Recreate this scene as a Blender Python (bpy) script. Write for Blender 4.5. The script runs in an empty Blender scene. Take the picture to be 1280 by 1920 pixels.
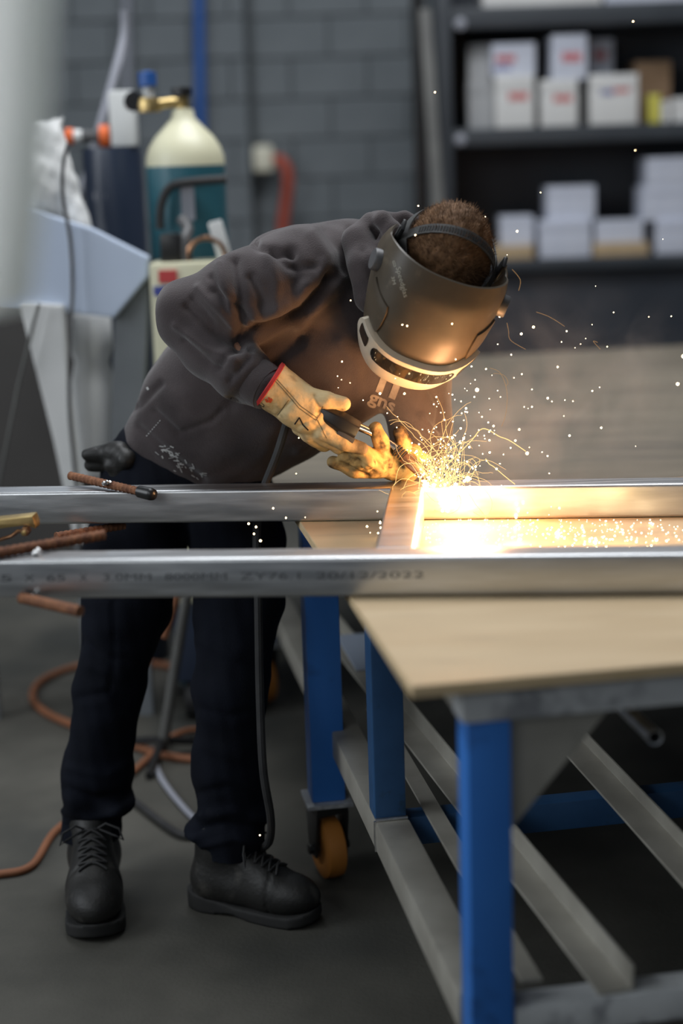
import bpy, bmesh, math, random
import numpy as np
from mathutils import Vector, Matrix
from mathutils.bvhtree import BVHTree

# ------------------------------------------------------------------ camera, world, lights, exposure
SC = bpy.context.scene
COL = SC.collection
CAM_H, FPX, HOR, ROLL = 1.53, 3000.0, 300.0, 0.033
_p = math.atan((960 - HOR) / FPX)
FW = np.array([0, math.cos(_p), -math.sin(_p)])
_r0 = np.array([1.0, 0, 0]); _u0 = np.cross(_r0, FW)
RT = math.cos(ROLL) * _r0 - math.sin(ROLL) * _u0
UP = np.cross(RT, FW)
CAMP = np.array([0, 0, CAM_H])
cd = bpy.data.cameras.new('camera'); cam = bpy.data.objects.new('camera', cd); COL.objects.link(cam)
cam.matrix_world = Matrix(((RT[0], UP[0], -FW[0], 0), (RT[1], UP[1], -FW[1], 0), (RT[2], UP[2], -FW[2], CAM_H), (0, 0, 0, 1)))
cd.sensor_fit = 'VERTICAL'; cd.sensor_height = 36.0; cd.sensor_width = 24.0
cd.lens = FPX / 1920 * 36.0
cd.clip_start = 0.05; cd.clip_end = 60
cd.dof.use_dof = True; cd.dof.focus_distance = 3.06; cd.dof.aperture_fstop = 1.2; cd.dof.aperture_blades = 0
SC.camera = cam
SC.view_settings.view_transform = 'Standard'; SC.view_settings.look = 'None'
SC.view_settings.exposure = 0.0; SC.view_settings.gamma = 1.0; SC.view_settings.use_curve_mapping = False
w = bpy.data.worlds.new('workshop_air'); SC.world = w; w.use_nodes = True
w.node_tree.nodes['Background'].inputs[0].default_value = (0.62, 0.72, 0.85, 1)
w.node_tree.nodes['Background'].inputs[1].default_value = 0.10

def area(name, loc, target, sx, sy, power, color):
    l = bpy.data.lights.new(name, 'AREA'); l.shape = 'RECTANGLE'; l.size = sx; l.size_y = sy; l.energy = power; l.color = color
    o = bpy.data.objects.new(name, l); COL.objects.link(o); o.location = loc
    o.rotation_euler = (Vector(target) - Vector(loc)).to_track_quat('-Z', 'Y').to_euler()
    return o
area('skylight', (0.4, 4.1, 4.6), (0.4, 3.7, 0), 2.6, 2.0, 160, (0.95, 0.97, 1.0))
area('back_skylight', (-0.2, 6.6, 5.2), (0.0, 7.6, 0), 3.5, 1.5, 60, (0.86, 0.93, 1.0))
area('roller_door_daylight', (-3.8, 2.2, 2.6), (0.0, 3.4, 0.9), 2.2, 2.4, 80, (0.90, 0.95, 1.0))
area('front_window', (-1.8, -2.4, 3.0), (0.1, 2.6, 0.7), 2.4, 1.6, 26, (0.92, 0.96, 1.0))
area('tarp_fill', (-1.9, 0.9, 2.6), (-0.35, 1.35, 1.75), 0.9, 0.9, 14, (0.93, 0.98, 1.0))  # added fill lamp to brighten the white tarpaulin; no window is known there
def point(name, loc, power, color, size):
    l = bpy.data.lights.new(name, 'POINT'); l.energy = power; l.color = color; l.shadow_soft_size = size
    o = bpy.data.objects.new(name, l); COL.objects.link(o); o.location = loc
    return o
try:
    SC.cycles.use_denoising = True; SC.cycles.sample_clamp_indirect = 4.0; SC.cycles.max_bounces = 8
    SC.cycles.caustics_reflective = False; SC.cycles.caustics_refractive = False
    SC.cycles.volume_step_rate = 2.0
except Exception:
    pass

# ------------------------------------------------------------------ helpers
rnd = random.Random(7)
def ray(u, v): return FW + RT * ((u - 640) / FPX) - UP * ((v - 960) / FPX)
def P(u, v, y):
    d = ray(u, v); return CAMP + d * (y / d[1])
def PZ(u, v, z):
    d = ray(u, v); return CAMP + d * ((z - CAM_H) / d[2])
def PX(p):
    q = np.asarray(p, float) - CAMP; wd = q @ FW
    return np.stack([640 + FPX * (q @ RT) / wd, 960 - FPX * (q @ UP) / wd], -1)
def PPM(u, v, y): return FPX * ray(u, v)[1] / y       # pixels per metre there

ORG = {}
def set_props(o, label=None, cat=None, group=None, kind=None):
    if label: o['label'] = label
    if cat: o['category'] = cat
    if group: o['group'] = group
    if kind: o['kind'] = kind
def thing(name, loc, label, cat, group=None):
    o = bpy.data.objects.new(name, None); COL.objects.link(o); o.empty_display_size = 0.05
    o.location = Vector([float(x) for x in loc]); ORG[o.name] = Vector([float(x) for x in loc])
    set_props(o, label, cat, group)
    return o
def link_mesh(name, me, mat, parent=None, label=None, cat=None, group=None, kind=None, loc=None):
    """me in world coordinates; re-based on loc (or the parent's origin)"""
    po = ORG[parent.name] if parent is not None else Vector((0, 0, 0))
    base = Vector([float(x) for x in loc]) if loc is not None else po
    if base.length > 0: me.transform(Matrix.Translation(-base))
    o = bpy.data.objects.new(name, me); COL.objects.link(o)
    o.location = base - po
    if parent is not None: o.parent = parent
    ORG[o.name] = base
    if mat is not None:
        for m in (mat if isinstance(mat, (list, tuple)) else [mat]): me.materials.append(m)
    set_props(o, label, cat, group, kind)
    return o

class MB:
    def __init__(s): s.v = []; s.f = []; s.m = []
    def add(s, vs, fs, mi=0):
        b = len(s.v); s.v += [tuple(float(c) for c in q) for q in vs]
        s.f += [tuple(i + b for i in f) for f in fs]; s.m += [mi] * len(fs); return s
    def box(s, c, ax, ay, az, hx, hy, hz, mi=0):
        c, ax, ay, az = (np.asarray(t, float) for t in (c, ax, ay, az))
        vs = [c + ax * (hx * i) + ay * (hy * j) + az * (hz * k) for k in (-1, 1) for j in (-1, 1) for i in (-1, 1)]
        return s.add(vs, [(0, 2, 3, 1), (4, 5, 7, 6), (0, 1, 5, 4), (2, 6, 7, 3), (0, 4, 6, 2), (1, 3, 7, 5)], mi)
    def abox(s, x0, x1, y0, y1, z0, z1, mi=0):
        return s.box(((x0 + x1) / 2, (y0 + y1) / 2, (z0 + z1) / 2), (1, 0, 0), (0, 1, 0), (0, 0, 1), (x1 - x0) / 2, (y1 - y0) / 2, (z1 - z0) / 2, mi)
    def tube(s, pts, r, n=10, cap=True, mi=0, flat=1.0, upv=None):
        pts = [np.asarray(q, float) for q in pts]; m = len(pts)
        rs = list(r) if hasattr(r, '__len__') else [r] * m
        nrm = None; rings = []
        for i in range(m):
            t = pts[min(i + 1, m - 1)] - pts[max(i - 1, 0)]; t /= (np.linalg.norm(t) + 1e-12)
            if nrm is None:
                a = np.asarray(upv, float) if upv is not None else (np.array([0, 0, 1.0]) if abs(t[2]) < 0.9 else np.array([1.0, 0, 0]))
                nrm = a
            nrm = nrm - t * (nrm @ t); nrm /= (np.linalg.norm(nrm) + 1e-12); b = np.cross(t, nrm)
            rings.append([pts[i] + rs[i] * (math.cos(2 * math.pi * k / n) * nrm * flat + math.sin(2 * math.pi * k / n) * b) for k in range(n)])
        vs = [q for rg in rings for q in rg]
        fs = [(i * n + k, i * n + (k + 1) % n, (i + 1) * n + (k + 1) % n, (i + 1) * n + k) for i in range(m - 1) for k in range(n)]
        if cap: fs += [tuple(range(n - 1, -1, -1)), tuple((m - 1) * n + k for k in range(n))]
        return s.add(vs, fs, mi)
    def lathe(s, prof, o, axis, n=32, mi=0):
        o, axis = np.asarray(o, float), np.asarray(axis, float); axis = axis / np.linalg.norm(axis)
        a = np.array([0, 0, 1.0]) if abs(axis[2]) < 0.9 else np.array([1.0, 0, 0])
        e1 = np.cross(axis, a); e1 /= np.linalg.norm(e1); e2 = np.cross(axis, e1)
        vs = [o + axis * h + r * (math.cos(2 * math.pi * k / n) * e1 + math.sin(2 * math.pi * k / n) * e2) for r, h in prof for k in range(n)]
        fs = [(i * n + k, i * n + (k + 1) % n, (i + 1) * n + (k + 1) % n, (i + 1) * n + k) for i in range(len(prof) - 1) for k in range(n)]
        if prof[0][0] > 1e-6: fs.append(tuple(range(n - 1, -1, -1)))
        if prof[-1][0] > 1e-6: fs.append(tuple((len(prof) - 1) * n + k for k in range(n)))
        return s.add(vs, fs, mi)
    def prism(s, poly, ext, mi=0):
        """poly: 3-D outline, ext: extrusion vector"""
        poly = [np.asarray(q, float) for q in poly]; ext = np.asarray(ext, float); n = len(poly)
        vs = poly + [q + ext for q in poly]
        return s.add(vs, [tuple(range(n - 1, -1, -1)), tuple(range(n, 2 * n))] + [(i, (i + 1) % n, n + (i + 1) % n, n + i) for i in range(n)], mi)
    def build(s, name, mat, parent=None, smooth=True, bevel=0.0, seg=2, angle=35, **kw):
        me = bpy.data.meshes.new(name); me.from_pydata(s.v, [], s.f)
        for p, mi in zip(me.polygons, s.m): p.material_index = mi
        bm = bmesh.new(); bm.from_mesh(me); bmesh.ops.recalc_face_normals(bm, faces=bm.faces)
        if bevel > 0:
            eds = [e for e in bm.edges if len(e.link_faces) == 2 and e.calc_face_angle(0) > math.radians(30)]
            bmesh.ops.bevel(bm, geom=eds, offset=bevel, segments=seg, profile=0.6, affect='EDGES', clamp_overlap=True)
        bm.to_mesh(me); bm.free()
        if smooth:
            me.polygons.foreach_set('use_smooth', [True] * len(me.polygons))
            try: me.set_sharp_from_angle(angle=math.radians(angle))
            except Exception: pass
        return link_mesh(name, me, mat, parent, **kw)

# ---- signed distance fields and a surface-nets mesher
def smin(a, b, k):
    h = np.clip(0.5 + 0.5 * (b - a) / k, 0, 1); return b + (a - b) * h - k * h * (1 - h)
def cap_sdf(X, a, b, ra, rb):
    a = np.asarray(a, np.float32); b = np.asarray(b, np.float32); ab = b - a; L = float(ab @ ab) + 1e-12
    t = np.clip(((X - a) @ ab) / L, 0, 1)
    return np.linalg.norm(X - a - t[:, None] * ab, axis=1) - (ra + (rb - ra) * t)
def ell_sdf(X, c, r, R=None):
    q = X - np.asarray(c, np.float32)
    if R is not None: q = q @ np.asarray(R, np.float32)
    r = np.asarray(r, np.float32); k0 = np.linalg.norm(q / r, axis=1); k1 = np.linalg.norm(q / (r * r), axis=1) + 1e-9
    return k0 * (k0 - 1) / k1
def chain_sdf(X, pts, k=0.01, d=None):
    """pts: list of (point, radius); smooth union of its tapered links"""
    for (a, ra), (b, rb) in zip(pts[:-1], pts[1:]):
        e = cap_sdf(X, a, b, ra, rb); d = e if d is None else smin(d, e, k)
    return d
def nets(f, lo, hi, h):
    lo = np.asarray(lo, float); hi = np.asarray(hi, float); n = np.ceil((hi - lo) / h).astype(int) + 1
    ax = [lo[i] + h * np.arange(n[i]) for i in range(3)]
    V = np.empty(n, np.float32)
    yz = np.stack(np.meshgrid(ax[1], ax[2], indexing='ij'), -1).reshape(-1, 2)
    step = max(1, 250000 // len(yz))
    for i in range(0, n[0], step):
        xs = ax[0][i:i + step]
        X = np.empty((len(xs), len(yz), 3), np.float32); X[:, :, 0] = xs[:, None]; X[:, :, 1:] = yz
        V[i:i + len(xs)] = f(X.reshape(-1, 3)).reshape(len(xs), n[1], n[2])
    S = V < 0
    c = np.zeros(n - 1, np.int8)
    for dx in (0, 1):
        for dy in (0, 1):
            for dz in (0, 1): c += S[dx:n[0] - 1 + dx, dy:n[1] - 1 + dy, dz:n[2] - 1 + dz]
    I = np.argwhere((c > 0) & (c < 8)); idx = -np.ones(n - 1, np.int64); idx[tuple(I.T)] = np.arange(len(I))
    acc = np.zeros((len(I), 3)); cnt = np.zeros(len(I))
    cor = np.array([(x, y, z) for x in (0, 1) for y in (0, 1) for z in (0, 1)])
    val = [V[tuple((I + k).T)].astype(float) for k in cor]
    for a in range(8):
        for b in range(a + 1, 8):
            if abs(cor[a] - cor[b]).sum() != 1: continue
            m = (val[a] < 0) != (val[b] < 0); t = np.where(m, val[a] / np.where(m, val[a] - val[b], 1), 0)
            acc[m] += (cor[a] + t[:, None] * (cor[b] - cor[a]))[m]; cnt[m] += 1
    verts = lo + h * (I + acc / cnt[:, None])
    faces = []
    for d in range(3):
        e, g = [(1, 2), (2, 0), (0, 1)][d]
        sl0 = [slice(None)] * 3; sl1 = [slice(None)] * 3; sl0[d] = slice(0, -1); sl1[d] = slice(1, None)
        A, B = S[tuple(sl0)], S[tuple(sl1)]
        for flip in (False, True):
            E = np.argwhere((A & ~B) if not flip else (~A & B))
            E = E[(E[:, e] > 0) & (E[:, g] > 0) & (E[:, e] < n[e] - 1) & (E[:, g] < n[g] - 1)]
            oe = np.zeros(3, int); og = np.zeros(3, int); oe[e] = 1; og[g] = 1
            q = [idx[tuple((E - a).T)] for a in (oe * 0, oe, oe + og, og)]
            q = np.stack(q if not flip else q[::-1], 1); faces.append(q)
    return verts, np.concatenate(faces)
def np_mesh(name, verts, faces):
    me = bpy.data.meshes.new(name); k = faces.shape[1]
    me.vertices.add(len(verts)); me.vertices.foreach_set('co', verts.astype(np.float32).ravel())
    me.loops.add(faces.size); me.loops.foreach_set('vertex_index', faces.astype(np.int32).ravel())
    me.polygons.add(len(faces)); me.polygons.foreach_set('loop_start', np.arange(0, faces.size, k, dtype=np.int32))
    me.polygons.foreach_set('loop_total', np.full(len(faces), k, np.int32))
    me.polygons.foreach_set('use_smooth', np.ones(len(faces), bool))
    me.update(calc_edges=True); me.validate(); return me
def vnormals(v, f):
    a = np.cross(v[f[:, 2]] - v[f[:, 0]], v[f[:, 3]] - v[f[:, 1]]); N = np.zeros_like(v)
    for k in range(4): np.add.at(N, f[:, k], a)
    return N / (np.linalg.norm(N, axis=1)[:, None] + 1e-12)
def relax(v, f, it=2, lam=0.5):
    for _ in range(it):
        s = np.zeros_like(v); c = np.zeros(len(v))
        for k in range(4):
            np.add.at(s, f[:, k], v[f[:, (k + 1) % 4]] + v[f[:, (k - 1) % 4]]); np.add.at(c, f[:, k], 2)
        v = v + lam * (s / c[:, None] - v)
    return v
def seg_dist(Q, a, b):
    a = np.asarray(a, float); b = np.asarray(b, float); ab = b - a; t = np.clip((Q - a) @ ab / (ab @ ab + 1e-9), 0, 1)
    return np.linalg.norm(Q - a - t[:, None] * ab, axis=1)
def fold(v, f, strokes):
    """press creases (-) and raise ridges (+) along the cloth; strokes: (list of picture points, depth in m, width in px), on the side that faces the camera"""
    N = vnormals(v, f); Q = PX(v); face = np.einsum('ij,ij->i', N, CAMP - v) > 0; D = np.zeros(len(v))
    for pts, amp, wd in strokes:
        d = np.min([seg_dist(Q, a, b) for a, b in zip(pts[:-1], pts[1:])], axis=0)
        D += amp * np.exp(-(d / wd) ** 2)
    return v + N * (D * face)[:, None]
def wave(v, f, amp, scale, seed=0, it=4):
    """slow lumps in cloth"""
    r = np.random.RandomState(seed); D = np.zeros(len(v))
    for k in range(it):
        d = r.normal(size=(3, 3)); d /= np.linalg.norm(d, axis=1)[:, None]; s = scale * 1.7 ** k
        D += amp / 1.6 ** k * np.prod(np.sin(v @ d.T * s + r.uniform(0, 6.28, 3)), axis=1) * 1.6
    return v + vnormals(v, f) * D[:, None]
def sdf_obj(name, f, lo, hi, h, mat, parent=None, post=None, it=1, **kw):
    v, q = nets(f, lo, hi, h); v = relax(v, q, it)
    if post: v = post(v, q)
    me = np_mesh(name, v, q); return link_mesh(name, me, mat, parent, **kw), (v, q)
def bvh_of(v, f): return BVHTree.FromPolygons([Vector(p) for p in v], [tuple(int(i) for i in q) for q in f])
def onto(bv, u, v, lift=0.0015):
    d = ray(u, v); d = d / np.linalg.norm(d); h = bv.ray_cast(Vector(CAMP), Vector(d))
    return None if h[0] is None else np.array(h[0]) - d * lift
BOLD = [0.0]
def text_mesh(s, res=3):
    c = bpy.data.curves.new('lettering', 'FONT'); c.body = s; c.offset = BOLD[0]; c.size = 1.0; c.resolution_u = res
    o = bpy.data.objects.new('lettering', c); COL.objects.link(o)
    me = bpy.data.meshes.new_from_object(o.evaluated_get(bpy.context.evaluated_depsgraph_get()))
    bpy.data.objects.remove(o); bpy.data.curves.remove(c); return me
def print_on(name, s, bv, org, dx, dy, size, mat, parent, aspect=1.0, lift=0.0015, fit=None):
    """flat print lying on a surface: origin, reading and up directions given as seen in the photograph, size in px"""
    me = text_mesh(s); bm = bmesh.new(); bm.from_mesh(me)
    xs = [q.co.x for q in bm.verts]; x0 = min(xs)
    for q in bm.verts: q.co.x -= x0
    if fit: aspect = fit / ((max(xs) - x0) * size)
    bmesh.ops.subdivide_edges(bm, edges=[e for e in bm.edges if e.calc_length() > 0.12], cuts=2)
    ok = True; dx = np.array(dx, float) / np.hypot(*dx); dy = np.array(dy, float) / np.hypot(*dy); bad = []
    for q in bm.verts:
        uv = np.array(org) + dx * q.co.x * size * aspect + dy * q.co.y * size
        h = onto(bv, uv[0], uv[1], lift)
        if h is None: bad.append(q)
        else: q.co = Vector(h)
    if bad: bmesh.ops.delete(bm, geom=bad, context='VERTS')
    bm.to_mesh(me); bm.free(); return link_mesh(name, me, mat, parent)
def strip_on(mb, bv, pts, wpx, lift=0.0012, n=14):
    """a thin line (seam, stroke of ink) lying on a surface"""
    dense = []
    for a, b in zip(pts[:-1], pts[1:]):
        for t in np.linspace(0, 1, n, endpoint=False): dense.append(np.array(a) * (1 - t) + np.array(b) * t)
    dense.append(np.array(pts[-1], float)); L, R = [], []
    for i, q in enumerate(dense):
        t = dense[min(i + 1, len(dense) - 1)] - dense[max(i - 1, 0)]; t = t / (np.hypot(*t) + 1e-9); nn = np.array([-t[1], t[0]]) * wpx / 2
        a, b = onto(bv, *(q - nn), lift), onto(bv, *(q + nn), lift)
        if a is None or b is None: continue
        L.append(a); R.append(b)
    m = len(L)
    if m > 1: mb.add(L + R, [(i, i + 1, m + i + 1, m + i) for i in range(m - 1)])

# ------------------------------------------------------------------ materials
def lin(c):
    return tuple(((x / 255) / 12.92 if x / 255 <= 0.04045 else ((x / 255 + 0.055) / 1.055) ** 2.4) for x in c)
def mat(name, c1, c2=None, scale=8.0, rough=0.6, metal=0.0, bump=0.0, bscale=60.0, stretch=(1, 1, 1), lo=0.35, hi=0.7, detail=5, spec=0.5, c3=None, c3scale=3.0, c3lo=0.58, c3hi=0.7, rvar=0.0, sheen=0.0, coat=0.0):
    m = bpy.data.materials.new(name); m.use_nodes = True; nt = m.node_tree; N = nt.nodes; L = nt.links
    b = N['Principled BSDF']; b.inputs['Roughness'].default_value = rough; b.inputs['Metallic'].default_value = metal
    b.inputs['Specular IOR Level'].default_value = spec
    if sheen: b.inputs['Sheen Weight'].default_value = sheen; b.inputs['Sheen Roughness'].default_value = 0.5
    if coat: b.inputs['Coat Weight'].default_value = coat
    tc = N.new('ShaderNodeTexCoord'); mp = N.new('ShaderNodeMapping'); L.new(tc.outputs['Object'], mp.inputs[0]); mp.inputs['Scale'].default_value = stretch
    b.inputs['Base Color'].default_value = (*c1, 1)
    def noise(sc, det, vec): 
        n = N.new('ShaderNodeTexNoise'); n.inputs['Scale'].default_value = sc; n.inputs['Detail'].default_value = det; L.new(vec, n.inputs['Vector']); return n
    if c2 is not None:
        n = noise(scale, detail, mp.outputs[0]); r = N.new('ShaderNodeValToRGB'); L.new(n.outputs['Fac'], r.inputs[0])
        r.color_ramp.elements[0].position = lo; r.color_ramp.elements[0].color = (*c1, 1); r.color_ramp.elements[1].position = hi; r.color_ramp.elements[1].color = (*c2, 1)
        out = r.outputs[0]
        if c3 is not None:
            n2 = noise(c3scale, 6, mp.outputs[0]); r2 = N.new('ShaderNodeMapRange'); L.new(n2.outputs['Fac'], r2.inputs[0])
            r2.inputs[1].default_value = c3lo; r2.inputs[2].default_value = c3hi
            mx = N.new('ShaderNodeMix'); mx.data_type = 'RGBA'; L.new(r2.outputs[0], mx.inputs[0]); L.new(out, mx.inputs[6]); mx.inputs[7].default_value = (*c3, 1); out = mx.outputs[2]
        L.new(out, b.inputs['Base Color'])
        if rvar:
            r3 = N.new('ShaderNodeMapRange'); L.new(n.outputs['Fac'], r3.inputs[0]); r3.inputs[1].default_value = 0.3; r3.inputs[2].default_value = 0.7
            r3.inputs[3].default_value = rough - rvar; r3.inputs[4].default_value = rough + rvar; L.new(r3.outputs[0], b.inputs['Roughness'])
    if bump:
        n = noise(bscale, 4, mp.outputs[0]); bp = N.new('ShaderNodeBump'); bp.inputs['Strength'].default_value = bump; bp.inputs['Distance'].default_value = 0.004
        L.new(n.outputs['Fac'], bp.inputs['Height']); L.new(bp.outputs[0], b.inputs['Normal'])
    return m
def sooty(m):
    nt = m.node_tree; N = nt.nodes; L = nt.links; b = N['Principled BSDF']; src = b.inputs['Base Color'].links[0].from_socket
    at = N.new('ShaderNodeAttribute'); at.attribute_name = 'soot'; n = N.new('ShaderNodeTexNoise'); n.inputs['Scale'].default_value = 45; n.inputs['Detail'].default_value = 6
    tc = N.new('ShaderNodeTexCoord'); L.new(tc.outputs['Object'], n.inputs['Vector'])
    a = N.new('ShaderNodeMath'); a.operation = 'MULTIPLY_ADD'; L.new(at.outputs['Fac'], a.inputs[0]); a.inputs[1].default_value = 1.5; L.new(n.outputs['Fac'], a.inputs[2])
    r = N.new('ShaderNodeMapRange'); L.new(a.outputs[0], r.inputs[0]); r.inputs[1].default_value = 0.62; r.inputs[2].default_value = 1.7; r.inputs[4].default_value = 0.86
    x = N.new('ShaderNodeMix'); x.data_type = 'RGBA'; L.new(r.outputs[0], x.inputs[0]); L.new(src, x.inputs[6]); x.inputs[7].default_value = (0.05, 0.038, 0.028, 1); L.new(x.outputs[2], b.inputs['Base Color'])
def soot(o, v, spots):
    """soot rubbed into the leather round the given points: (point, reach in m, strength)"""
    s = np.zeros(len(v))
    for p, r, k in spots: s = np.maximum(s, k * np.exp(-(np.linalg.norm(v - p, axis=1) / r) ** 2))
    at = o.data.attributes.new('soot', 'FLOAT', 'POINT'); at.data.foreach_set('value', s.astype(np.float32))
def emit(name, c, s):
    m = bpy.data.materials.new(name); m.use_nodes = True; nt = m.node_tree; nt.nodes.clear()
    e = nt.nodes.new('ShaderNodeEmission'); e.inputs[0].default_value = (*c, 1); e.inputs[1].default_value = s
    o = nt.nodes.new('ShaderNodeOutputMaterial'); nt.links.new(e.outputs[0], o.inputs[0])
    try: m.cycles.emission_sampling = 'NONE'
    except Exception: pass
    return m
M = {}
M['concrete'] = mat('concrete_floor', (0.054, 0.052, 0.043), (0.084, 0.080, 0.067), 5, rough=0.75, bump=0.25, bscale=90, c3=(0.032, 0.033, 0.029), c3scale=1.6, c3lo=0.5, c3hi=0.68)
M['block'] = mat('painted_block', (0.125, 0.142, 0.152), (0.155, 0.172, 0.182), 4, rough=0.7, bump=0.3, bscale=40)
M['mortar'] = mat('painted_mortar', (0.085, 0.095, 0.1), (0.1, 0.112, 0.118), 8, rough=0.8)
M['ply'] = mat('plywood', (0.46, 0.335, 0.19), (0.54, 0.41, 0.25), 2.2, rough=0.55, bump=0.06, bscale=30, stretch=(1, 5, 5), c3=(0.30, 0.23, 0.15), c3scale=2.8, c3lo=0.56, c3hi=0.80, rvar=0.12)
M['ply2'] = mat('dimmed_plywood', (0.125, 0.105, 0.075), (0.17, 0.145, 0.105), 2.2, rough=0.7, stretch=(1, 4, 4), c3=(0.09, 0.078, 0.06), c3scale=1.6, c3lo=0.5, c3hi=0.7)  # plywood with the far end's haze and dimmer light put into its colour
M['plyedge'] = mat('plywood_edge', (0.52, 0.39, 0.22), (0.64, 0.49, 0.30), 30, rough=0.7, stretch=(1, 1, 10))
M['steel'] = mat('mill_steel', (0.58, 0.59, 0.60), (0.72, 0.73, 0.74), 5, rough=0.36, metal=1.0, bump=0.03, bscale=50, stretch=(0.6, 14, 14), rvar=0.06, c3=(0.46, 0.47, 0.48), c3scale=1.3, c3lo=0.5, c3hi=0.75)
M['bead'] = mat('weld_bead', (0.5, 0.5, 0.5), (0.75, 0.75, 0.74), 60, rough=0.3, metal=1.0)
M['rail'] = mat('grey_rail', (0.40, 0.38, 0.33), (0.52, 0.50, 0.44), 9, rough=0.45, metal=0.35, bump=0.1, bscale=60, c3=(0.30, 0.28, 0.245), c3scale=5)
M['rail2'] = mat('worn_steel', (0.52, 0.54, 0.55), (0.64, 0.66, 0.67), 14, rough=0.45, metal=0.15, c3=(0.30, 0.31, 0.33), c3scale=18, c3lo=0.5, c3hi=0.62)
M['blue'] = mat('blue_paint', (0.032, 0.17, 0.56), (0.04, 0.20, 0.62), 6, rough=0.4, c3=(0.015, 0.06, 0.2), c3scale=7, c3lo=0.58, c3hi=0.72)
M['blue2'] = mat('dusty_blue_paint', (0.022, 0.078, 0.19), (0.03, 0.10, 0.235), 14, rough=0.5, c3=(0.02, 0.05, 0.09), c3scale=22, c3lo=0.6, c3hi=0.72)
M['rust'] = mat('rust', (0.12, 0.045, 0.022), (0.26, 0.11, 0.05), 50, rough=0.85, bump=0.6, bscale=180)
M['blackplastic'] = mat('black_plastic', (0.012, 0.012, 0.013), (0.02, 0.02, 0.02), 10, rough=0.35)
M['greyplastic'] = mat('grey_plastic', (0.06, 0.06, 0.062), (0.085, 0.085, 0.087), 30, rough=0.5)
M['strapgrey'] = mat('strap_grey', (0.035, 0.035, 0.034), (0.05, 0.05, 0.048), 30, rough=0.5)
M['rubber'] = mat('rubber', (0.016, 0.016, 0.017), (0.03, 0.03, 0.03), 20, rough=0.7)
M['chrome'] = mat('chrome', (0.75, 0.75, 0.75), rough=0.15, metal=1.0)
M['copper'] = mat('copper', (0.55, 0.30, 0.18), (0.40, 0.22, 0.13), 40, rough=0.3, metal=1.0)
M['brass'] = mat('brass', (0.62, 0.46, 0.2), (0.45, 0.32, 0.14), 40, rough=0.35, metal=0.9)
M['hoodie'] = mat('charcoal_fleece', (0.050, 0.040, 0.041), (0.072, 0.059, 0.060), 12, rough=0.95, bump=0.35, bscale=420, spec=0.15, sheen=0.25, c3=(0.036, 0.029, 0.030), c3scale=5)
M['trousers'] = mat('navy_workwear', (0.0038, 0.005, 0.009), (0.007, 0.009, 0.016), 9, rough=0.9, bump=0.3, bscale=300, spec=0.15, c3=(0.015, 0.017, 0.023), c3scale=14, c3lo=0.66, c3hi=0.76)
M['boot'] = mat('scuffed_black_leather', (0.008, 0.008, 0.0075), (0.019, 0.018, 0.016), 14, rough=0.55, bump=0.25, bscale=120, c3=(0.055, 0.052, 0.045), c3scale=16, c3lo=0.6, c3hi=0.75)
M['sole'] = mat('boot_sole', (0.010, 0.010, 0.010), (0.02, 0.02, 0.019), 20, rough=0.8)
M['glove'] = mat('tan_leather', (0.62, 0.45, 0.22), (0.74, 0.58, 0.33), 18, rough=0.7, bump=0.35, bscale=130, spec=0.25, c3=(0.30, 0.20, 0.10), c3scale=26, c3lo=0.56, c3hi=0.74)
M['glove2'] = mat('sooty_leather', (0.40, 0.26, 0.10), (0.68, 0.46, 0.18), 30, rough=0.75, bump=0.4, bscale=130, spec=0.2, c3=(0.05, 0.035, 0.02), c3scale=34, c3lo=0.5, c3hi=0.66)
sooty(M['glove']); sooty(M['glove2'])
M['redtrim'] = mat('red_binding', (0.40, 0.02, 0.02), (0.5, 0.03, 0.03), 60, rough=0.8)
M['stitch'] = mat('seam', (0.10, 0.075, 0.04), rough=0.9)
M['ink'] = mat('black_ink', (0.006, 0.006, 0.006), rough=0.8)
M['redink'] = mat('red_ink', (0.55, 0.08, 0.02), rough=0.8)
M['tubeink'] = mat('grey_ink', (0.085, 0.088, 0.095), rough=0.7)
M['chestprint'] = mat('faded_print', (0.30, 0.27, 0.24), (0.20, 0.17, 0.15), 60, rough=0.9)
M['scuff'] = mat('pale_scuff', (0.40, 0.40, 0.39), rough=0.95)
M['skin'] = mat('skin', (0.50, 0.27, 0.18), (0.56, 0.31, 0.21), 20, rough=0.55)
M['hair'] = mat('brown_hair', (0.075, 0.038, 0.018), (0.17, 0.092, 0.046), 90, rough=0.75, spec=0.15)
M['shell'] = mat('dark_helmet_shell', (0.058, 0.046, 0.032), (0.076, 0.060, 0.041), 20, rough=0.46, bump=0.03, bscale=60, c3=(0.10, 0.08, 0.055), c3scale=30, c3lo=0.64, c3hi=0.76, spec=0.35)
M['silver'] = mat('silver_plastic', (0.56, 0.50, 0.40), (0.63, 0.57, 0.47), 30, rough=0.35, metal=0.2)
M['lens'] = mat('dark_lens', (0.02, 0.018, 0.016), rough=0.06)
M['helmetprint'] = mat('pale_print', (0.32, 0.30, 0.24), rough=0.6)
M['shelf'] = mat('dark_navy_steel', (0.026, 0.032, 0.042), (0.038, 0.045, 0.057), 4, rough=0.5)
M['shelfedge'] = mat('slate_steel', (0.030, 0.036, 0.044), (0.042, 0.049, 0.057), 4, rough=0.45)
M['whitebox'] = mat('white_carton', (0.60, 0.60, 0.59), (0.68, 0.68, 0.66), 5, rough=0.6)
M['lavbox'] = mat('pale_blue_carton', (0.50, 0.53, 0.62), (0.58, 0.61, 0.69), 5, rough=0.6)
M['greybox'] = mat('grey_carton', (0.36, 0.37, 0.38), (0.42, 0.43, 0.44), 5, rough=0.6)
M['card'] = mat('brown_cardboard', (0.22, 0.14, 0.08), (0.28, 0.18, 0.11), 8, rough=0.8)
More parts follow.
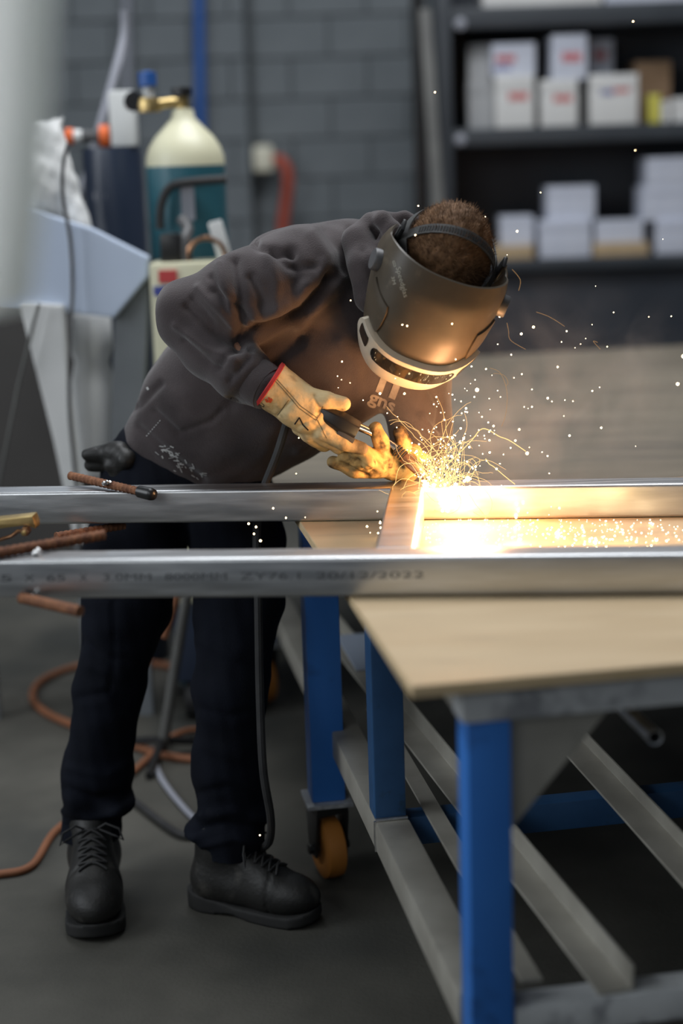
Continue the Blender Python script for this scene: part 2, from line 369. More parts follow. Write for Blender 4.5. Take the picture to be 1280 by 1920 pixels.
M['tancard'] = mat('tan_cardboard', (0.42, 0.31, 0.18), (0.48, 0.36, 0.22), 8, rough=0.8)
M['redprint'] = mat('red_print', (0.55, 0.06, 0.06), rough=0.6)
M['blueprint'] = mat('blue_print', (0.06, 0.08, 0.32), rough=0.6)
M['cream'] = mat('cream_paint', (0.62, 0.60, 0.42), (0.68, 0.66, 0.48), 5, rough=0.4)
M['teal'] = mat('teal_paint', (0.025, 0.115, 0.15), (0.035, 0.14, 0.18), 5, rough=0.35)
M['navy'] = mat('navy_enamel', (0.02, 0.03, 0.055), (0.028, 0.04, 0.068), 4, rough=0.35)
M['whiteplastic'] = mat('white_plastic', (0.62, 0.63, 0.62), (0.68, 0.69, 0.68), 6, rough=0.45)
M['tarp'] = mat('white_tarp', (0.80, 0.81, 0.79), (0.86, 0.86, 0.84), 3, rough=0.6)
_t = M['tarp'].node_tree; _tr = _t.nodes.new('ShaderNodeBsdfTranslucent'); _tr.inputs[0].default_value = (0.85, 0.88, 0.86, 1); _mx = _t.nodes.new('ShaderNodeMixShader'); _mx.inputs[0].default_value = 0.55
_t.links.new(_t.nodes['Principled BSDF'].outputs[0], _mx.inputs[1]); _t.links.new(_tr.outputs[0], _mx.inputs[2]); _t.links.new(_mx.outputs[0], _t.nodes['Material Output'].inputs[0])
M['film'] = mat('white_wrap', (0.70, 0.71, 0.70), (0.80, 0.80, 0.79), 4, rough=0.45, bump=0.5, bscale=10)
M['paleblue'] = mat('pale_blue_sheet', (0.50, 0.58, 0.72), (0.55, 0.63, 0.77), 3, rough=0.4)
M['greysheet'] = mat('grey_sheet', (0.17, 0.185, 0.20), (0.22, 0.235, 0.25), 3, rough=0.5)
M['barpaint'] = mat('dull_bar', (0.10, 0.10, 0.095), (0.15, 0.15, 0.14), 6, rough=0.6)
M['darksheet'] = mat('dark_sheet', (0.06, 0.055, 0.052), (0.09, 0.083, 0.078), 2, rough=0.5)
M['orange'] = mat('orange_plastic', (0.70, 0.12, 0.02), (0.78, 0.15, 0.03), 5, rough=0.5)
M['orangecord'] = mat('orange_cord', (0.20, 0.075, 0.032), (0.25, 0.095, 0.042), 6, rough=0.7)
M['redhose'] = mat('red_hose', (0.34, 0.055, 0.03), (0.40, 0.07, 0.035), 6, rough=0.6)
M['pipeblue'] = mat('blue_pipe', (0.02, 0.09, 0.32), (0.025, 0.11, 0.37), 4, rough=0.4)
M['conduit'] = mat('grey_conduit', (0.26, 0.27, 0.31), (0.31, 0.32, 0.36), 4, rough=0.5)
M['creamplastic'] = mat('cream_plastic', (0.66, 0.63, 0.50), rough=0.5)
M['wheel'] = mat('orange_polyurethane', (0.45, 0.17, 0.03), (0.52, 0.21, 0.045), 8, rough=0.5)
M['yellow'] = mat('yellow_label', (0.6, 0.55, 0.1), rough=0.6)
M['spark'] = emit('spark', (1.0, 0.72, 0.38), 16)
M['sparkr'] = emit('red_spark', (1.0, 0.35, 0.16), 6)
M['trail'] = emit('spark_trail', (1.0, 0.60, 0.22), 2.2)
M['dimtrail'] = emit('fading_trail', (1.0, 0.55, 0.22), 0.5)
M['arc'] = emit('arc', (1.0, 0.90, 0.72), 60)
# ------------------------------------------------------------------ the setting: floor and block wall
WY = 8.6
f = MB().abox(-6, 6, -0.5, 9.2, -0.1, 0.0).build('floor', M['concrete'], smooth=False, kind='structure')
wall = MB().abox(-5, 5, WY + 0.012, WY + 0.25, 0, 4.2).build('wall_back', M['mortar'], smooth=False, kind='structure', loc=(0, WY, 0))
blk = None; BW, BH = 0.402, 0.205
pil_x = P(472, 300, WY)[0]
def make_block(w_):
    return MB().abox(-w_ / 2 + 0.004, w_ / 2 - 0.004, -0.03, 0.03, -BH / 2 + 0.004, BH / 2 - 0.004).build('block', M['block'], wall, smooth=False, bevel=0.003, seg=1, loc=None)
def place_blocks(par, x_from, x_to, yface, z0, rows, meshes):
    for r in range(rows):
        z = z0 + (r + 0.5) * BH; x = x_from - (0.5 * BW if r % 2 else 0.0)
        while x < x_to - 0.02:
            a, b = max(x, x_from), min(x + BW, x_to); wd = round(b - a, 3); x += BW
            if wd < 0.06: continue
            key = wd
            if key not in meshes:
                mb = MB().abox(-wd / 2 + 0.005, wd / 2 - 0.005, -0.02, 0.02, -BH / 2 + 0.005, BH / 2 - 0.005)
                me = bpy.data.meshes.new('block'); me.from_pydata(mb.v, [], mb.f)
                bm = bmesh.new(); bm.from_mesh(me); bmesh.ops.recalc_face_normals(bm, faces=bm.faces)
                bmesh.ops.bevel(bm, geom=list(bm.edges), offset=0.005, segments=1, affect='EDGES'); bm.to_mesh(me); bm.free(); me.materials.append(M['block']); meshes[key] = me
            o = bpy.data.objects.new('block', meshes[key]); COL.objects.link(o); o.parent = par
            o.location = Vector(((a + b) / 2, yface + 0.02 + rnd.uniform(-0.0015, 0.0015), z)) - ORG[par.name]
MS = {}
place_blocks(wall, pil_x + 0.02, 2.35, WY, 0.41, 11, MS)
pil = MB().abox(-2.6, pil_x, WY - 0.10 + 0.012, WY + 0.01, 0, 4.2).build('pilaster_back', M['mortar'], smooth=False, kind='structure', loc=(0, WY - 0.1, 0))
place_blocks(pil, -2.3, pil_x, WY - 0.10, 0.41, 11, MS)

# ------------------------------------------------------------------ welding table
ZT = 0.85
C0 = np.array([0.084, 2.008]); TA = math.radians(9.3)
EX = np.array([math.cos(TA), math.sin(TA), 0]); EY = np.array([-math.sin(TA), math.cos(TA), 0]); EZ = np.array([0, 0, 1.0])
def T(a, b, z): return np.array([C0[0], C0[1], 0]) + EX * a + EY * b + EZ * z
def tbox(mb, a0, a1, b0, b1, z0, z1, mi=0): return mb.box(T((a0 + a1) / 2, (b0 + b1) / 2, (z0 + z1) / 2), EX, EY, EZ, (a1 - a0) / 2, (b1 - b0) / 2, (z1 - z0) / 2, mi)
def ply(b0, b1, label, m_='ply'):
    mb = MB(); tbox(mb, 0, 1.9, b0, b1, ZT - 0.0175, ZT)
    o = mb.build('plywood_sheet', [M[m_], M['plyedge']], smooth=False, bevel=0.0015, seg=1, loc=T(0, b0, ZT), label=label, cat='plywood sheet', group='plywood sheets on the welding table')
    for p in o.data.polygons:
        if abs(p.normal.z) < 0.5: p.material_index = 1
    return o
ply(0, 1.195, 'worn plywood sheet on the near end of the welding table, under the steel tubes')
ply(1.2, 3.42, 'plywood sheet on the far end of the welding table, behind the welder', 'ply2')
tab = thing('welding_table', T(0.1, 1.8, 0), 'blue-legged steel welding table on orange castors with grey bottom rails', 'table')
def part(name, mats, boxes, bevel=0.004, parent=None, **kw):
    mb = MB()
    for b in boxes: tbox(mb, *b)
    return mb.build(name, mats, parent or tab, bevel=bevel, **kw)
ZB = ZT - 0.018
part('top_beam', M['rail2'], [(0.075, 1.85, 0.028, 0.088, ZB - 0.052, ZB)])
part('top_beam', M['rail'], [(0.075, 0.135, 0.09, 3.55, ZB - 0.05, ZB)])
for b in (0.74, 1.25, 2.4, 3.49): part('top_beam', M['rail'], [(0.137, 1.85, b, b + 0.05, ZB - 0.05, ZB)])
def castor(a, b):
    ta = rad_c(a, b); AX = EX * math.cos(ta) + EY * math.sin(ta); AY = -EX * math.sin(ta) + EY * math.cos(ta); q0 = T(a, b, 0)
    CT = lambda i, j, z: q0 + AX * (i - a) + AY * (j - b) + EZ * z
    cst = part('castor', M['rail2'], [(a - 0.05, a + 0.05, b - 0.05, b + 0.05, 0.176, 0.186)], bevel=0.002)
    mb = MB().box(T(a, b, 0.1655), AX, AY, EZ, 0.036, 0.036, 0.0105)
    for s in (-1, 1):
        pr = [CT(a + s * 0.032, b + q[0], q[1]) for q in ((-0.036, 0.16), (0.036, 0.16), (0.020, 0.055), (-0.020, 0.055))]
        mb.prism(pr, AX * (0.005 * s))
    mb.lathe([(0.011, -0.046), (0.011, 0.046)], T(a, b, 0.07), AX, 14)
    mb.build('fork', M['blackplastic'], cst, bevel=0.001)
    wp = [(0.036, -0.022), (0.060, -0.022), (0.067, -0.018), (0.069, 0.0), (0.067, 0.018), (0.060, 0.022), (0.036, 0.022), (0.036, -0.022)]
    MB().lathe(wp, T(a, b, 0.07), AX, 36).build('tyre', M['wheel'], cst, angle=40)
    MB().lathe([(0.010, -0.018), (0.016, -0.020), (0.034, -0.012), (0.036, -0.022), (0.0361, 0.022), (0.034, 0.012), (0.016, 0.020), (0.010, 0.018)], T(a, b, 0.07), AX, 30).build('hub', M['blackplastic'], cst)
def rad_c(a, b): return math.radians(11 if 1.0 < b < 1.5 and a < 0.5 else 15 * (b > 2))
def leg(a0, a1, b0, b1, z0, z1, m_='blue', cast=True):
    part('leg', M[m_], [(a0, a1, b0, b1, z0, z1)], bevel=0.006)
    if cast: castor((a0 + a1) / 2, (b0 + b1) / 2)
leg(0.082, 0.145, 0.032, 0.092, 0.186, ZB - 0.052)
leg(0.030, 0.103, 1.215, 1.285, 0.186, ZB)
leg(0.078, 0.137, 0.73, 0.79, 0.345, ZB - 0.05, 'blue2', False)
for b in (2.4, 3.49): leg(0.03, 0.103, b, b + 0.07, 0.186, ZB)
for b in (0.03, 1.22, 2.4, 3.49): leg(1.78, 1.85, b, b + 0.07, 0.186, ZB - 0.052)
part('bottom_rail', M['rail'], [(0.078, 0.141, 0.094, 0.728, 0.285, 0.345)], bevel=0.005)
part('bottom_rail', M['rail'], [(0.078, 0.141, 0.732, 3.5, 0.285, 0.345)], bevel=0.005)
part('bottom_rail', M['rail2'], [(0.147, 1.78, 0.035, 0.085, 0.295, 0.345)], bevel=0.005)
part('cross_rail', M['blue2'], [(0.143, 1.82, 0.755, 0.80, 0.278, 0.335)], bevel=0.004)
part('cross_rail', M['rail'], [(0.143, 1.82, 1.9, 1.95, 0.28, 0.335)], bevel=0.004)
mb = MB()
for q in ((0.079, 0.729, 0.346), (0.137, 0.729, 0.346)): pass
mb.tube([T(0.079, 0.729, 0.347), T(0.108, 0.7275, 0.348), T(0.138, 0.729, 0.347)], 0.004, 8)
mb.tube([T(0.0775, 0.729, 0.345), T(0.0772, 0.729, 0.31), T(0.078, 0.729, 0.286)], 0.0025, 8)
mb.build('weld_bead', M['bead'], tab, label='bright weld bead at the foot of the slim blue post')
mb = MB().prism([T(0.146, 0.062, ZB - 0.054), T(0.30, 0.062, ZB - 0.054), T(0.146, 0.062, 0.60)], EY * 0.006)
mb.build('gusset', M['rail'], tab, bevel=0.001, label='triangular grey gusset plate')
mb = MB(); q = P(1228, 1383, 2.20)
ring_r = 15.5 / PPM(1228, 1383, 2.2)
d = EY * 1.0 + EZ * 0.0
qs = [q, q + d * 0.5]
mb.tube(qs, ring_r, 22, cap=False); mb.tube([x + d * 0.001 for x in qs], ring_r * 0.78, 22, cap=False)
n0 = len(mb.v) - 0
rg1 = [i for i in range(22)]; rg2 = [44 + i for i in range(22)]
mb.add([mb.v[i] for i in rg1] + [mb.v[i] for i in rg2], [(i, (i + 1) % 22, 22 + (i + 1) % 22, 22 + i) for i in range(22)])
mb.build('pipe_stub', M['steel'], tab, label='small open round pipe slung under the table top')
mb = MB(); mb.box(q + d * 0.25 + EZ * (0.5 * (ZB - q[2])), EX, EY, EZ, 0.006, 0.012, 0.5 * (ZB - q[2])); mb.build('pipe_bracket', M['rail'], tab)
# loose stock on the bottom rails
def angle_iron(p0, p1, label, wv=0.055, hv=0.04, side=1, m_='rail'):
    p0, p1 = np.array(p0, float), np.array(p1, float); t = (p1 - p0) / np.linalg.norm(p1 - p0); sd = np.cross(t, EZ) * side; th = 0.005
    prof = [(0, 0), (wv, 0), (wv, hv), (wv - th, hv), (wv - th, th), (0, th)]
    mb = MB().prism([p0 + sd * a + EZ * b for a, b in prof], p1 - p0)
    return mb.build('angle_iron', M[m_], smooth=False, bevel=0.0008, seg=1, loc=p0, label=label, cat='angle iron', group='steel lengths lying on the bottom rails')
angle_iron(T(0.272, 0.04, 0.346), T(0.165, 1.95, 0.346), 'grey angle iron lying across the bottom rails just right of the front blue leg')
angle_iron(T(0.52, 0.05, 0.346), T(0.50, 1.95, 0.346), 'darker angle iron on the bottom rails crossing the blue cross rail on the far right', 0.06, 0.03)
o = MB().box(T(0.19, 0.72, 0.348), EX, EY, EZ, 0.016, 0.62, 0.003).build('flat_bar', M['rail'], smooth=False, loc=T(0.19, 0.1, 0.345), label='narrow grey flat bar lying beside the left bottom rail', cat='flat bar')
o = MB().box(T(0.34, 1.62, 0.388), EX, EY, EZ, 0.16, 0.14, 0.002).build('sheet_offcut', M['paleblue'], smooth=False, loc=T(0.3, 1.7, 0.388), label='pale blue sheet offcut lying on the stock under the table', cat='sheet metal')

# ------------------------------------------------------------------ square tubes of the frame being welded
TD = np.array([1, -0.097, 0]); TD /= np.linalg.norm(TD); TN = np.array([-TD[1], TD[0], 0])
def sq_tube(name, p0, p1, nrm, label, s=0.065, r=0.006, wall_=0.003):
    p0, p1 = np.array(p0, float), np.array(p1, float)
    def ring(hs, rr):
        out = []
        for cx, cy, a0 in ((1, 1, 0), (-1, 1, 90), (-1, -1, 180), (1, -1, 270)):
            for k in range(6):
                a = math.radians(a0 + 90 * k / 5); out.append(((hs - rr) * cx + rr * math.cos(a), (hs - rr) * cy + rr * math.sin(a)))
        return out
    o_, i_ = ring(s / 2, r), ring(s / 2 - wall_, r - wall_); n = len(o_); mb = MB(); vs = []
    for p in (p0, p1):
        for rg in (o_, i_): vs += [p + nrm * a + EZ * b for a, b in rg]
    fs = []
    for k in range(n):
        j = (k + 1) % n
        fs += [(k, j, 2 * n + j, 2 * n + k), (n + j, n + k, 3 * n + k, 3 * n + j), (k, n + k, n + j, j), (2 * n + j, 3 * n + j, 3 * n + k, 2 * n + k)]
    mb.add(vs, fs)
    return mb.build(name, M['steel'], angle=50, loc=p0, label=label, cat='steel tube', group='square tubes of the frame being welded')
HS = 0.0325; ZC = ZT + HS + 0.0005
def on_back(x): return np.array([x, 3.005 - 0.097 * x, ZC]) + TN * HS
def on_front(x): return np.array([x, 2.459 - 0.097 * x, ZC]) + TN * HS
back = sq_tube('square_tube', on_back(-0.80), on_back(1.5), TN, 'long bare steel square tube crossing in front of the welder, farther of the two')
front = sq_tube('square_tube', on_front(-0.80), on_front(1.4), TN, 'long bare steel square tube nearest the camera with faint printed size and date')
cx0 = on_front(0.078) + TN * (HS + 0.0005); cx1 = on_back(0.126) - TN * (HS + 0.0005)
cross = sq_tube('square_tube', cx0, cx1, TD, 'short steel cross tube joining the two long tubes at the weld')
def obj_bvh(o):
    mw = Matrix.Translation(ORG[o.name]); return BVHTree.FromPolygons([mw @ v.co for v in o.data.vertices], [tuple(p.vertices) for p in o.data.polygons])
bvf = obj_bvh(front)
for s_, u0, u1 in (('65', -26, 22), ('X', 46, 64), ('65', 87, 122), ('X', 149, 163), ('3.0MM', 193, 283), ('8000MM', 309, 425), ('ZY76.1', 450, 562), ('20/12/2022', 592, 795)):
    print_on('printed_lettering', s_, bvf, (u0, 1090.5 - u0 * 0.0085), (1, -0.0085), (0, -1), 18, M['tubeink'], front, fit=(u1 - u0), lift=0.0006)
# rusty rebar stakes tacked to the tubes
def rebar(p0, p1, r, label, tack=None, capped=False, flush=None):
    p0, p1 = np.array(p0, float), np.array(p1, float); L = np.linalg.norm(p1 - p0); n = int(L / 0.0022); pts = [p0 + (p1 - p0) * i / n for i in range(n + 1)]
    rs = [r * (1.0 + (0.13 if (i % 5) in (0, 1) else 0.0)) for i in range(n + 1)]
    rb = thing('rebar', p0, label, 'rebar', 'rusty rebar stubs on the tubes')
    MB().tube(pts, rs, 12).build('bar', M['rust'], rb, angle=60)
    if capped:
        t = (p1 - p0) / L; MB().lathe([(r * 1.02, -0.035), (r * 1.5, -0.034), (r * 1.58, -0.004), (r * 1.35, 0.004), (r * 0.6, 0.0065), (0, 0.007)], p1, t, 22).build('end_cap', M['blackplastic'], rb, angle=60, label='shiny black plastic end cap')
    if tack is not None:
        mb = MB(); c = np.array(tack, float); rr = random.Random(int(c[0] * 1e4))
        for k in range(7):
            mb.lathe([(0.0, -0.004), (0.0035, -0.003), (0.005, 0), (0.003, 0.0035), (0, 0.005)], c + np.array([rr.uniform(-.006, .006), rr.uniform(-.004, .004), rr.uniform(-.002, .003)]), (rr.uniform(-.5, .5), rr.uniform(-.5, .5), 1), 8)
        mb.build('tack_weld', M['bead'], rb, label='bright silver tack weld')
    return rb
ztop = ZC + HS
rebar(P(132, 892, 3.13), P(285, 927, 2.985), 0.0078, 'rusty rebar stub with a black end cap, tacked on top of the farther tube', P(201, 905, 3.05), True)
rebar(P(-60, 1047, 2.50), P(195, 1003, 2.62), 0.0085, 'rusty rebar stub tacked on top of the nearer tube at the left', P(70, 1036, 2.535))
rebar(P(105, 1006, 3.0), P(232, 985, 3.10), 0.0078, 'rusty rebar stub poking out from under the farther tube', None)
rebar(P(40, 1121, 2.50), P(150, 1146, 2.42), 0.0085, 'rusty rebar stub sticking out below the nearer tube', P(55, 1122, 2.49))
# earth clamp at the left edge
ec = thing('earth_clamp', P(20, 990, 2.75), 'brass earth clamp with a bolted copper lug at the left edge between the tubes', 'clamp')
yv = 2.75
mb = MB().prism([P(-70, 1000, yv), P(-70, 982, yv), P(60, 968, yv), P(66, 983, yv), P(66, 992, yv), P(50, 985, yv)], (0.004, 0.028, 0.002)); mb.build('jaw', M['brass'], ec, bevel=0.0015)
mb = MB().tube([P(-60, 1024, yv), P(0, 1012, yv), P(22, 1005, yv), P(34, 996, yv), P(48, 996, yv)], 0.005, 10, flat=0.7); mb.build('copper_lug', M['copper'], ec)
c = P(48, 996, yv - 0.006); mb = MB().lathe([(0.0, -0.009), (0.008, -0.008), (0.0085, 0.0), (0.0085, 0.012)], c, (0.05, 1, 0), 6); mb.build('nut', M['copper'], ec, smooth=False)
MB().lathe([(0.0, -0.016), (0.0045, -0.015), (0.0045, 0.0)], c, (0.05, 1, 0), 12).build('bolt', M['brass'], ec)
MB().tube([P(-60, 1024, yv), P(-160, 1030, 2.72), P(-260, 1200, 2.7)], 0.008, 10).build('cable', M['rubber'], ec)
# ------------------------------------------------------------------ the welder
A_ = lambda u, v, y, r: (P(u, v, y), r)
SQ = np.array([1, 1 / 0.82, 1], np.float32)                 # the trunk is flatter front to back
def S(*pts): return [(p * SQ, r) for p, r in pts]
trunk = S(A_(335, 850, 3.33, 0.125), A_(420, 770, 3.31, 0.163), A_(515, 690, 3.28, 0.182), A_(620, 613, 3.24, 0.186), A_(690, 570, 3.22, 0.150))
shld_r = (A_(640, 520, 3.19, 0.10), A_(560, 515, 3.14, 0.095))
shld_l = (A_(690, 590, 3.20, 0.13), A_(768, 690, 3.20, 0.075))
arm_r = (A_(560, 525, 3.12, 0.098), A_(455, 560, 3.10, 0.088), A_(362, 592, 3.12, 0.070), A_(400, 650, 3.08, 0.062), A_(452, 698, 3.03, 0.052), A_(492, 722, 3.005, 0.042))
arm_l = (A_(768, 690, 3.20, 0.078), A_(786, 790, 3.19, 0.060), A_(783, 845, 3.15, 0.050), A_(765, 880, 3.10, 0.043))
back_ = (A_(520, 500, 3.20, 0.066), A_(600, 492, 3.22, 0.062), A_(680, 486, 3.22, 0.058), A_(735, 490, 3.2, 0.05))
hem_n = np.array([0.46, -0.89]); hem_p = np.array([212, 838.0])
def shrink(ch, k): return [(p, r * k) for p, r in ch]
def f_hoodie(X):
    d = chain_sdf(X * SQ, trunk, 0.05) * 0.88
    d = smin(d, chain_sdf(X, shld_r, 0.03), 0.04); d = smin(d, chain_sdf(X, shld_l, 0.03), 0.035)
    d = smin(d, chain_sdf(X, back_, 0.03), 0.03)
    a = chain_sdf(X, arm_r, 0.022)
    d = smin(d, a, 0.018); d = smin(d, chain_sdf(X, arm_l, 0.02), 0.02)
    # lower hem of the top
    return np.maximum(d, hem_cut(X))
_hp = P(212, 838, 3.3); _hq = P(340, 905, 3.3); _hr = P(212, 838, 3.6) - _hp
_hn = np.cross(_hq - _hp, np.array([0.25, 1.0, 0.12])); _hn /= np.linalg.norm(_hn)
if _hn[2] > 0: _hn = -_hn
def hem_cut(X): return ((X - _hp.astype(np.float32)) @ _hn.astype(np.float32)) * 0.9
folds_h = [
 ([(440, 489), (449, 550), (452, 618)], -0.010, 11), ([(412, 497), (424, 560), (440, 610)], 0.006, 10),
 ([(400, 545), (440, 575), (480, 612)], -0.009, 9), ([(372, 540), (420, 590), (462, 640)], 0.005, 9),
 ([(350, 575), (400, 620), (450, 655)], -0.007, 9), ([(330, 610), (385, 652), (440, 675)], 0.006, 9),
 ([(345, 640), (395, 685), (430, 702)], -0.006, 8), ([(405, 690), (440, 655)], -0.006, 8), ([(430, 715), (466, 672)], -0.005, 7),
 ([(451, 634), (500, 618), (566, 588), (600, 548), (621, 517)], -0.020, 13), ([(470, 600), (530, 578), (575, 535)], 0.010, 16),
 ([(500, 480), (520, 530), (515, 580)], 0.007, 14), ([(545, 470), (560, 520), (548, 560)], -0.008, 12),
 ([(585, 440), (610, 480), (600, 530)], 0.006, 14), ([(640, 520), (600, 570), (560, 610)], 0.005, 14),
 ([(480, 458), (500, 470), (545, 474)], -0.010, 9), ([(655, 430), (668, 470), (664, 540)], -0.006, 8),
 ([(290, 770), (335, 812), (395, 790), (415, 770)], -0.004, 6), ([(260, 800), (330, 862), (380, 900)], -0.004, 8),
 ([(560, 640), (480, 700), (430, 760)], -0.006, 16), ([(640, 780), (560, 840)], 0.006, 18), ([(510, 880), (520, 830), (560, 780)], -0.006, 12),
 ([(230, 770), (262, 760), (300, 720)], -0.005, 8), ([(640, 640), (670, 690), (672, 730)], 0.004, 14),
 ([(800, 720), (825, 760), (820, 800)], -0.006, 8), ([(790, 780), (815, 815)], 0.006, 7)]
folds_h = [(a, b * 1.2, c * 0.85) for a, b, c in folds_h] + [([(395, 520), (430, 590), (470, 655)], -0.006, 6), ([(360, 560), (405, 612), (455, 645)], -0.006, 6), ([(510, 470), (540, 500), (590, 500)], -0.007, 8), ([(560, 640), (590, 600), (640, 560)], -0.006, 9), ([(470, 520), (490, 560), (488, 600)], -0.008, 8), ([(610, 430), (640, 470), (645, 510)], -0.005, 8)]
def post_h(v, q):
    v = wave(v, q, 0.0030, 22, 3, 3); v = fold(v, q, folds_h); return v
# the body itself, one skin from the feet to the crown
HO = P(828, 497, 3.03)                                       # middle of the head
Bk = -FW
def head_axes(e_deg, roll_deg, yaw_deg):
    e, r_, y_ = (math.radians(t) for t in (e_deg, roll_deg, yaw_deg))
    c = UP * math.cos(e) + Bk * math.sin(e); f_ = -UP * math.sin(e) + Bk * math.cos(e); rt_ = np.cross(f_, c)
    def rot(vv, ax, an): return vv * math.cos(an) + np.cross(ax, vv) * math.sin(an) + ax * (ax @ vv) * (1 - math.cos(an))
    f_, rt_ = rot(f_, c, y_), rot(rt_, c, y_)
    return [rot(t, Bk, -r_) for t in (rt_, f_, c)]
HR_, HF_, HC_ = head_axes(64, 36, 19)                        # person's right, forward, crown
HM = np.stack([HR_, HF_, HC_], 1)
def HP(a, b, c): return HO + HR_ * a + HF_ * b + HC_ * c
def boot_frame(heel, toe, kb):
    t = np.array([toe[0] - heel[0], toe[1] - heel[1], 0]); t /= np.linalg.norm(t); s_ = np.cross(EZ, t); h = np.array([heel[0], heel[1], 0])
    R = np.stack([t, s_, EZ], 1)
    fr = lambda a, b, c: h + (t * a + s_ * b + EZ * c) * kb
    fr.R = R; fr.h = h; fr.k = kb; return fr
tA = PZ(180, 1771, 0.0); FOOT_A = boot_frame((tA[0] - 0.046, tA[1] + 0.335, 0), (tA[0], tA[1], 0), 1.12)
hB = PZ(354, 1712, 0.0); tB = PZ(600, 1748, 0.0); FOOT_B = boot_frame((hB[0], hB[1] + 0.05, 0), (tB[0], tB[1] + 0.04, 0), 0.99)
yA, yB = float(FOOT_A(0.068, 0, 0.15)[1]), float(FOOT_B(0.068, 0, 0.15)[1])
legA = (A_(290, 890, 3.34, 0.105), A_(248, 1040, 3.27, 0.098), A_(238, 1130, 3.235, 0.087), A_(205, 1290, 3.22, 0.069), A_(181, 1450, yA, 0.070), A_(171, 1560, yA, 0.057), A_(168, 1640, yA, 0.054))
legB = (A_(415, 890, 3.34, 0.105), A_(444, 1010, 3.25, 0.094), A_(447, 1130, 3.19, 0.087), A_(432, 1290, 3.13, 0.072), A_(427, 1450, yB, 0.069), A_(432, 1560, yB, 0.060), A_(436, 1660, yB, 0.056))
GR = dict(cuff=(A_(506, 722, 3.005, 0.047), A_(556, 756, 3.005, 0.041)), palm=(A_(556, 758, 3.005, 0.043), A_(584, 778, 3.005, 0.040), A_(602, 792, 3.005, 0.026)),
          thumb=(A_(575, 745, 2.99, 0.020), A_(612, 751, 2.985, 0.0185), A_(643, 757, 2.985, 0.0145)),
          index=(A_(606, 808, 2.985, 0.0185), A_(645, 830, 2.985, 0.0150), A_(679, 842, 2.985, 0.0122)),
          middle=(A_(600, 812, 3.0, 0.019), A_(634, 836, 3.01, 0.0155), A_(652, 832, 3.045, 0.013)),
          ring=(A_(580, 812, 3.005, 0.020), A_(606, 832, 3.03, 0.0155), A_(630, 820, 3.058, 0.013)),
          little=(A_(565, 800, 3.015, 0.018), A_(585, 818, 3.045, 0.014), A_(608, 806, 3.065, 0.012)))
GL = dict(cuff=(A_(758, 884, 3.085, 0.036), A_(776, 872, 3.12, 0.043)), palm=(A_(715, 882, 3.045, 0.022), A_(738, 882, 3.05, 0.027), A_(758, 884, 3.07, 0.028)),
          little=(A_(712, 893, 3.035, 0.0145), A_(664, 890, 3.02, 0.0150), A_(624, 874, 3.02, 0.0125)),
          ring=(A_(712, 884, 3.025, 0.0155), A_(672, 876, 3.005, 0.0155), A_(645, 864, 3.01, 0.0135)),
          middle=(A_(716, 876, 3.025, 0.0160), A_(672, 853, 3.0, 0.0160), A_(690, 876, 2.985, 0.0140)),
          index=(A_(728, 876, 3.03, 0.0170), A_(717, 843, 3.015, 0.0155), A_(704, 814, 3.012, 0.0145)),
          thumb=(A_(752, 876, 3.06, 0.0160), A_(758, 842, 3.055, 0.0150), A_(750, 820, 3.05, 0.0130)))
GL = {k: tuple((p + np.array([0.0, 0.0, 0.009]), r) for p, r in ch) for k, ch in GL.items()}
def f_hand(X, G, k=1.0, cuff=True):
    d = chain_sdf(X, shrink(G['palm'], k), 0.01)
    for n_ in ('thumb', 'index', 'middle', 'ring', 'little'): d = smin(d, chain_sdf(X, shrink(G[n_], k), 0.004), 0.0045)
    if cuff: d = smin(d, chain_sdf(X, shrink(G['cuff'], k), 0.01), 0.012)
    return d
FA0, FA1 = PZ(170, 1700, 0.0), PZ(176, 1757, 0.0)            # where the boots stand
def f_body(X):
    d = chain_sdf(X * SQ, shrink(trunk, 0.82), 0.05) * 0.85
    for ch in (shld_r, shld_l, back_, arm_r, arm_l): d = smin(d, chain_sdf(X, shrink(ch, 0.72), 0.02), 0.03)
    d = smin(d, ell_sdf(X, P(330, 885, 3.34), (0.135, 0.10, 0.10)), 0.04)
    for lg in (legA, legB): d = smin(d, chain_sdf(X, shrink(lg, 0.74), 0.02), 0.03)
    for fr in (FOOT_A, FOOT_B): d = smin(d, chain_sdf(X, [(fr(0.075, 0, 0.11), 0.032), (fr(0.08, 0, 0.072), 0.026), (fr(0.20, 0, 0.058), 0.020), (fr(0.235, 0, 0.055), 0.016)], 0.02), 0.02)
    # neck, skull, jaw, nose, ears
    d = smin(d, chain_sdf(X, [(P(700, 545, 3.16), 0.07), (HP(0, -0.03, -0.06), 0.056)], 0.02), 0.03)
    d = smin(d, ell_sdf(X, HP(0, 0.0, 0.02), (0.074, 0.094, 0.100), HM), 0.015)
    d = smin(d, ell_sdf(X, HP(0, 0.035, -0.065), (0.055, 0.058, 0.060), HM), 0.025)
    d = smin(d, chain_sdf(X, [(HP(0, 0.088, -0.005), 0.010), (HP(0, 0.108, -0.042), 0.014)]), 0.012)
    d = smin(d, ell_sdf(X, HP(0, 0.088, -0.083), (0.025, 0.010, 0.008), HM), 0.006)
    for s_ in (-1, 1):
        d = smin(d, ell_sdf(X, HP(s_ * 0.077, -0.012, -0.01), (0.008, 0.02, 0.03), HM), 0.006)
        d = np.maximum(d, -ell_sdf(X, HP(s_ * 0.032, 0.099, -0.003), (0.015, 0.012, 0.010), HM))
        d = smin(d, ell_sdf(X, HP(s_ * 0.032, 0.084, -0.003), (0.012, 0.012, 0.012), HM), 0.003)
    for G in (GR, GL): d = smin(d, f_hand(X, G, 0.74), 0.012)
    return d
WP = P(330, 900, 3.3); WP = np.array([WP[0], WP[1], 0.0])
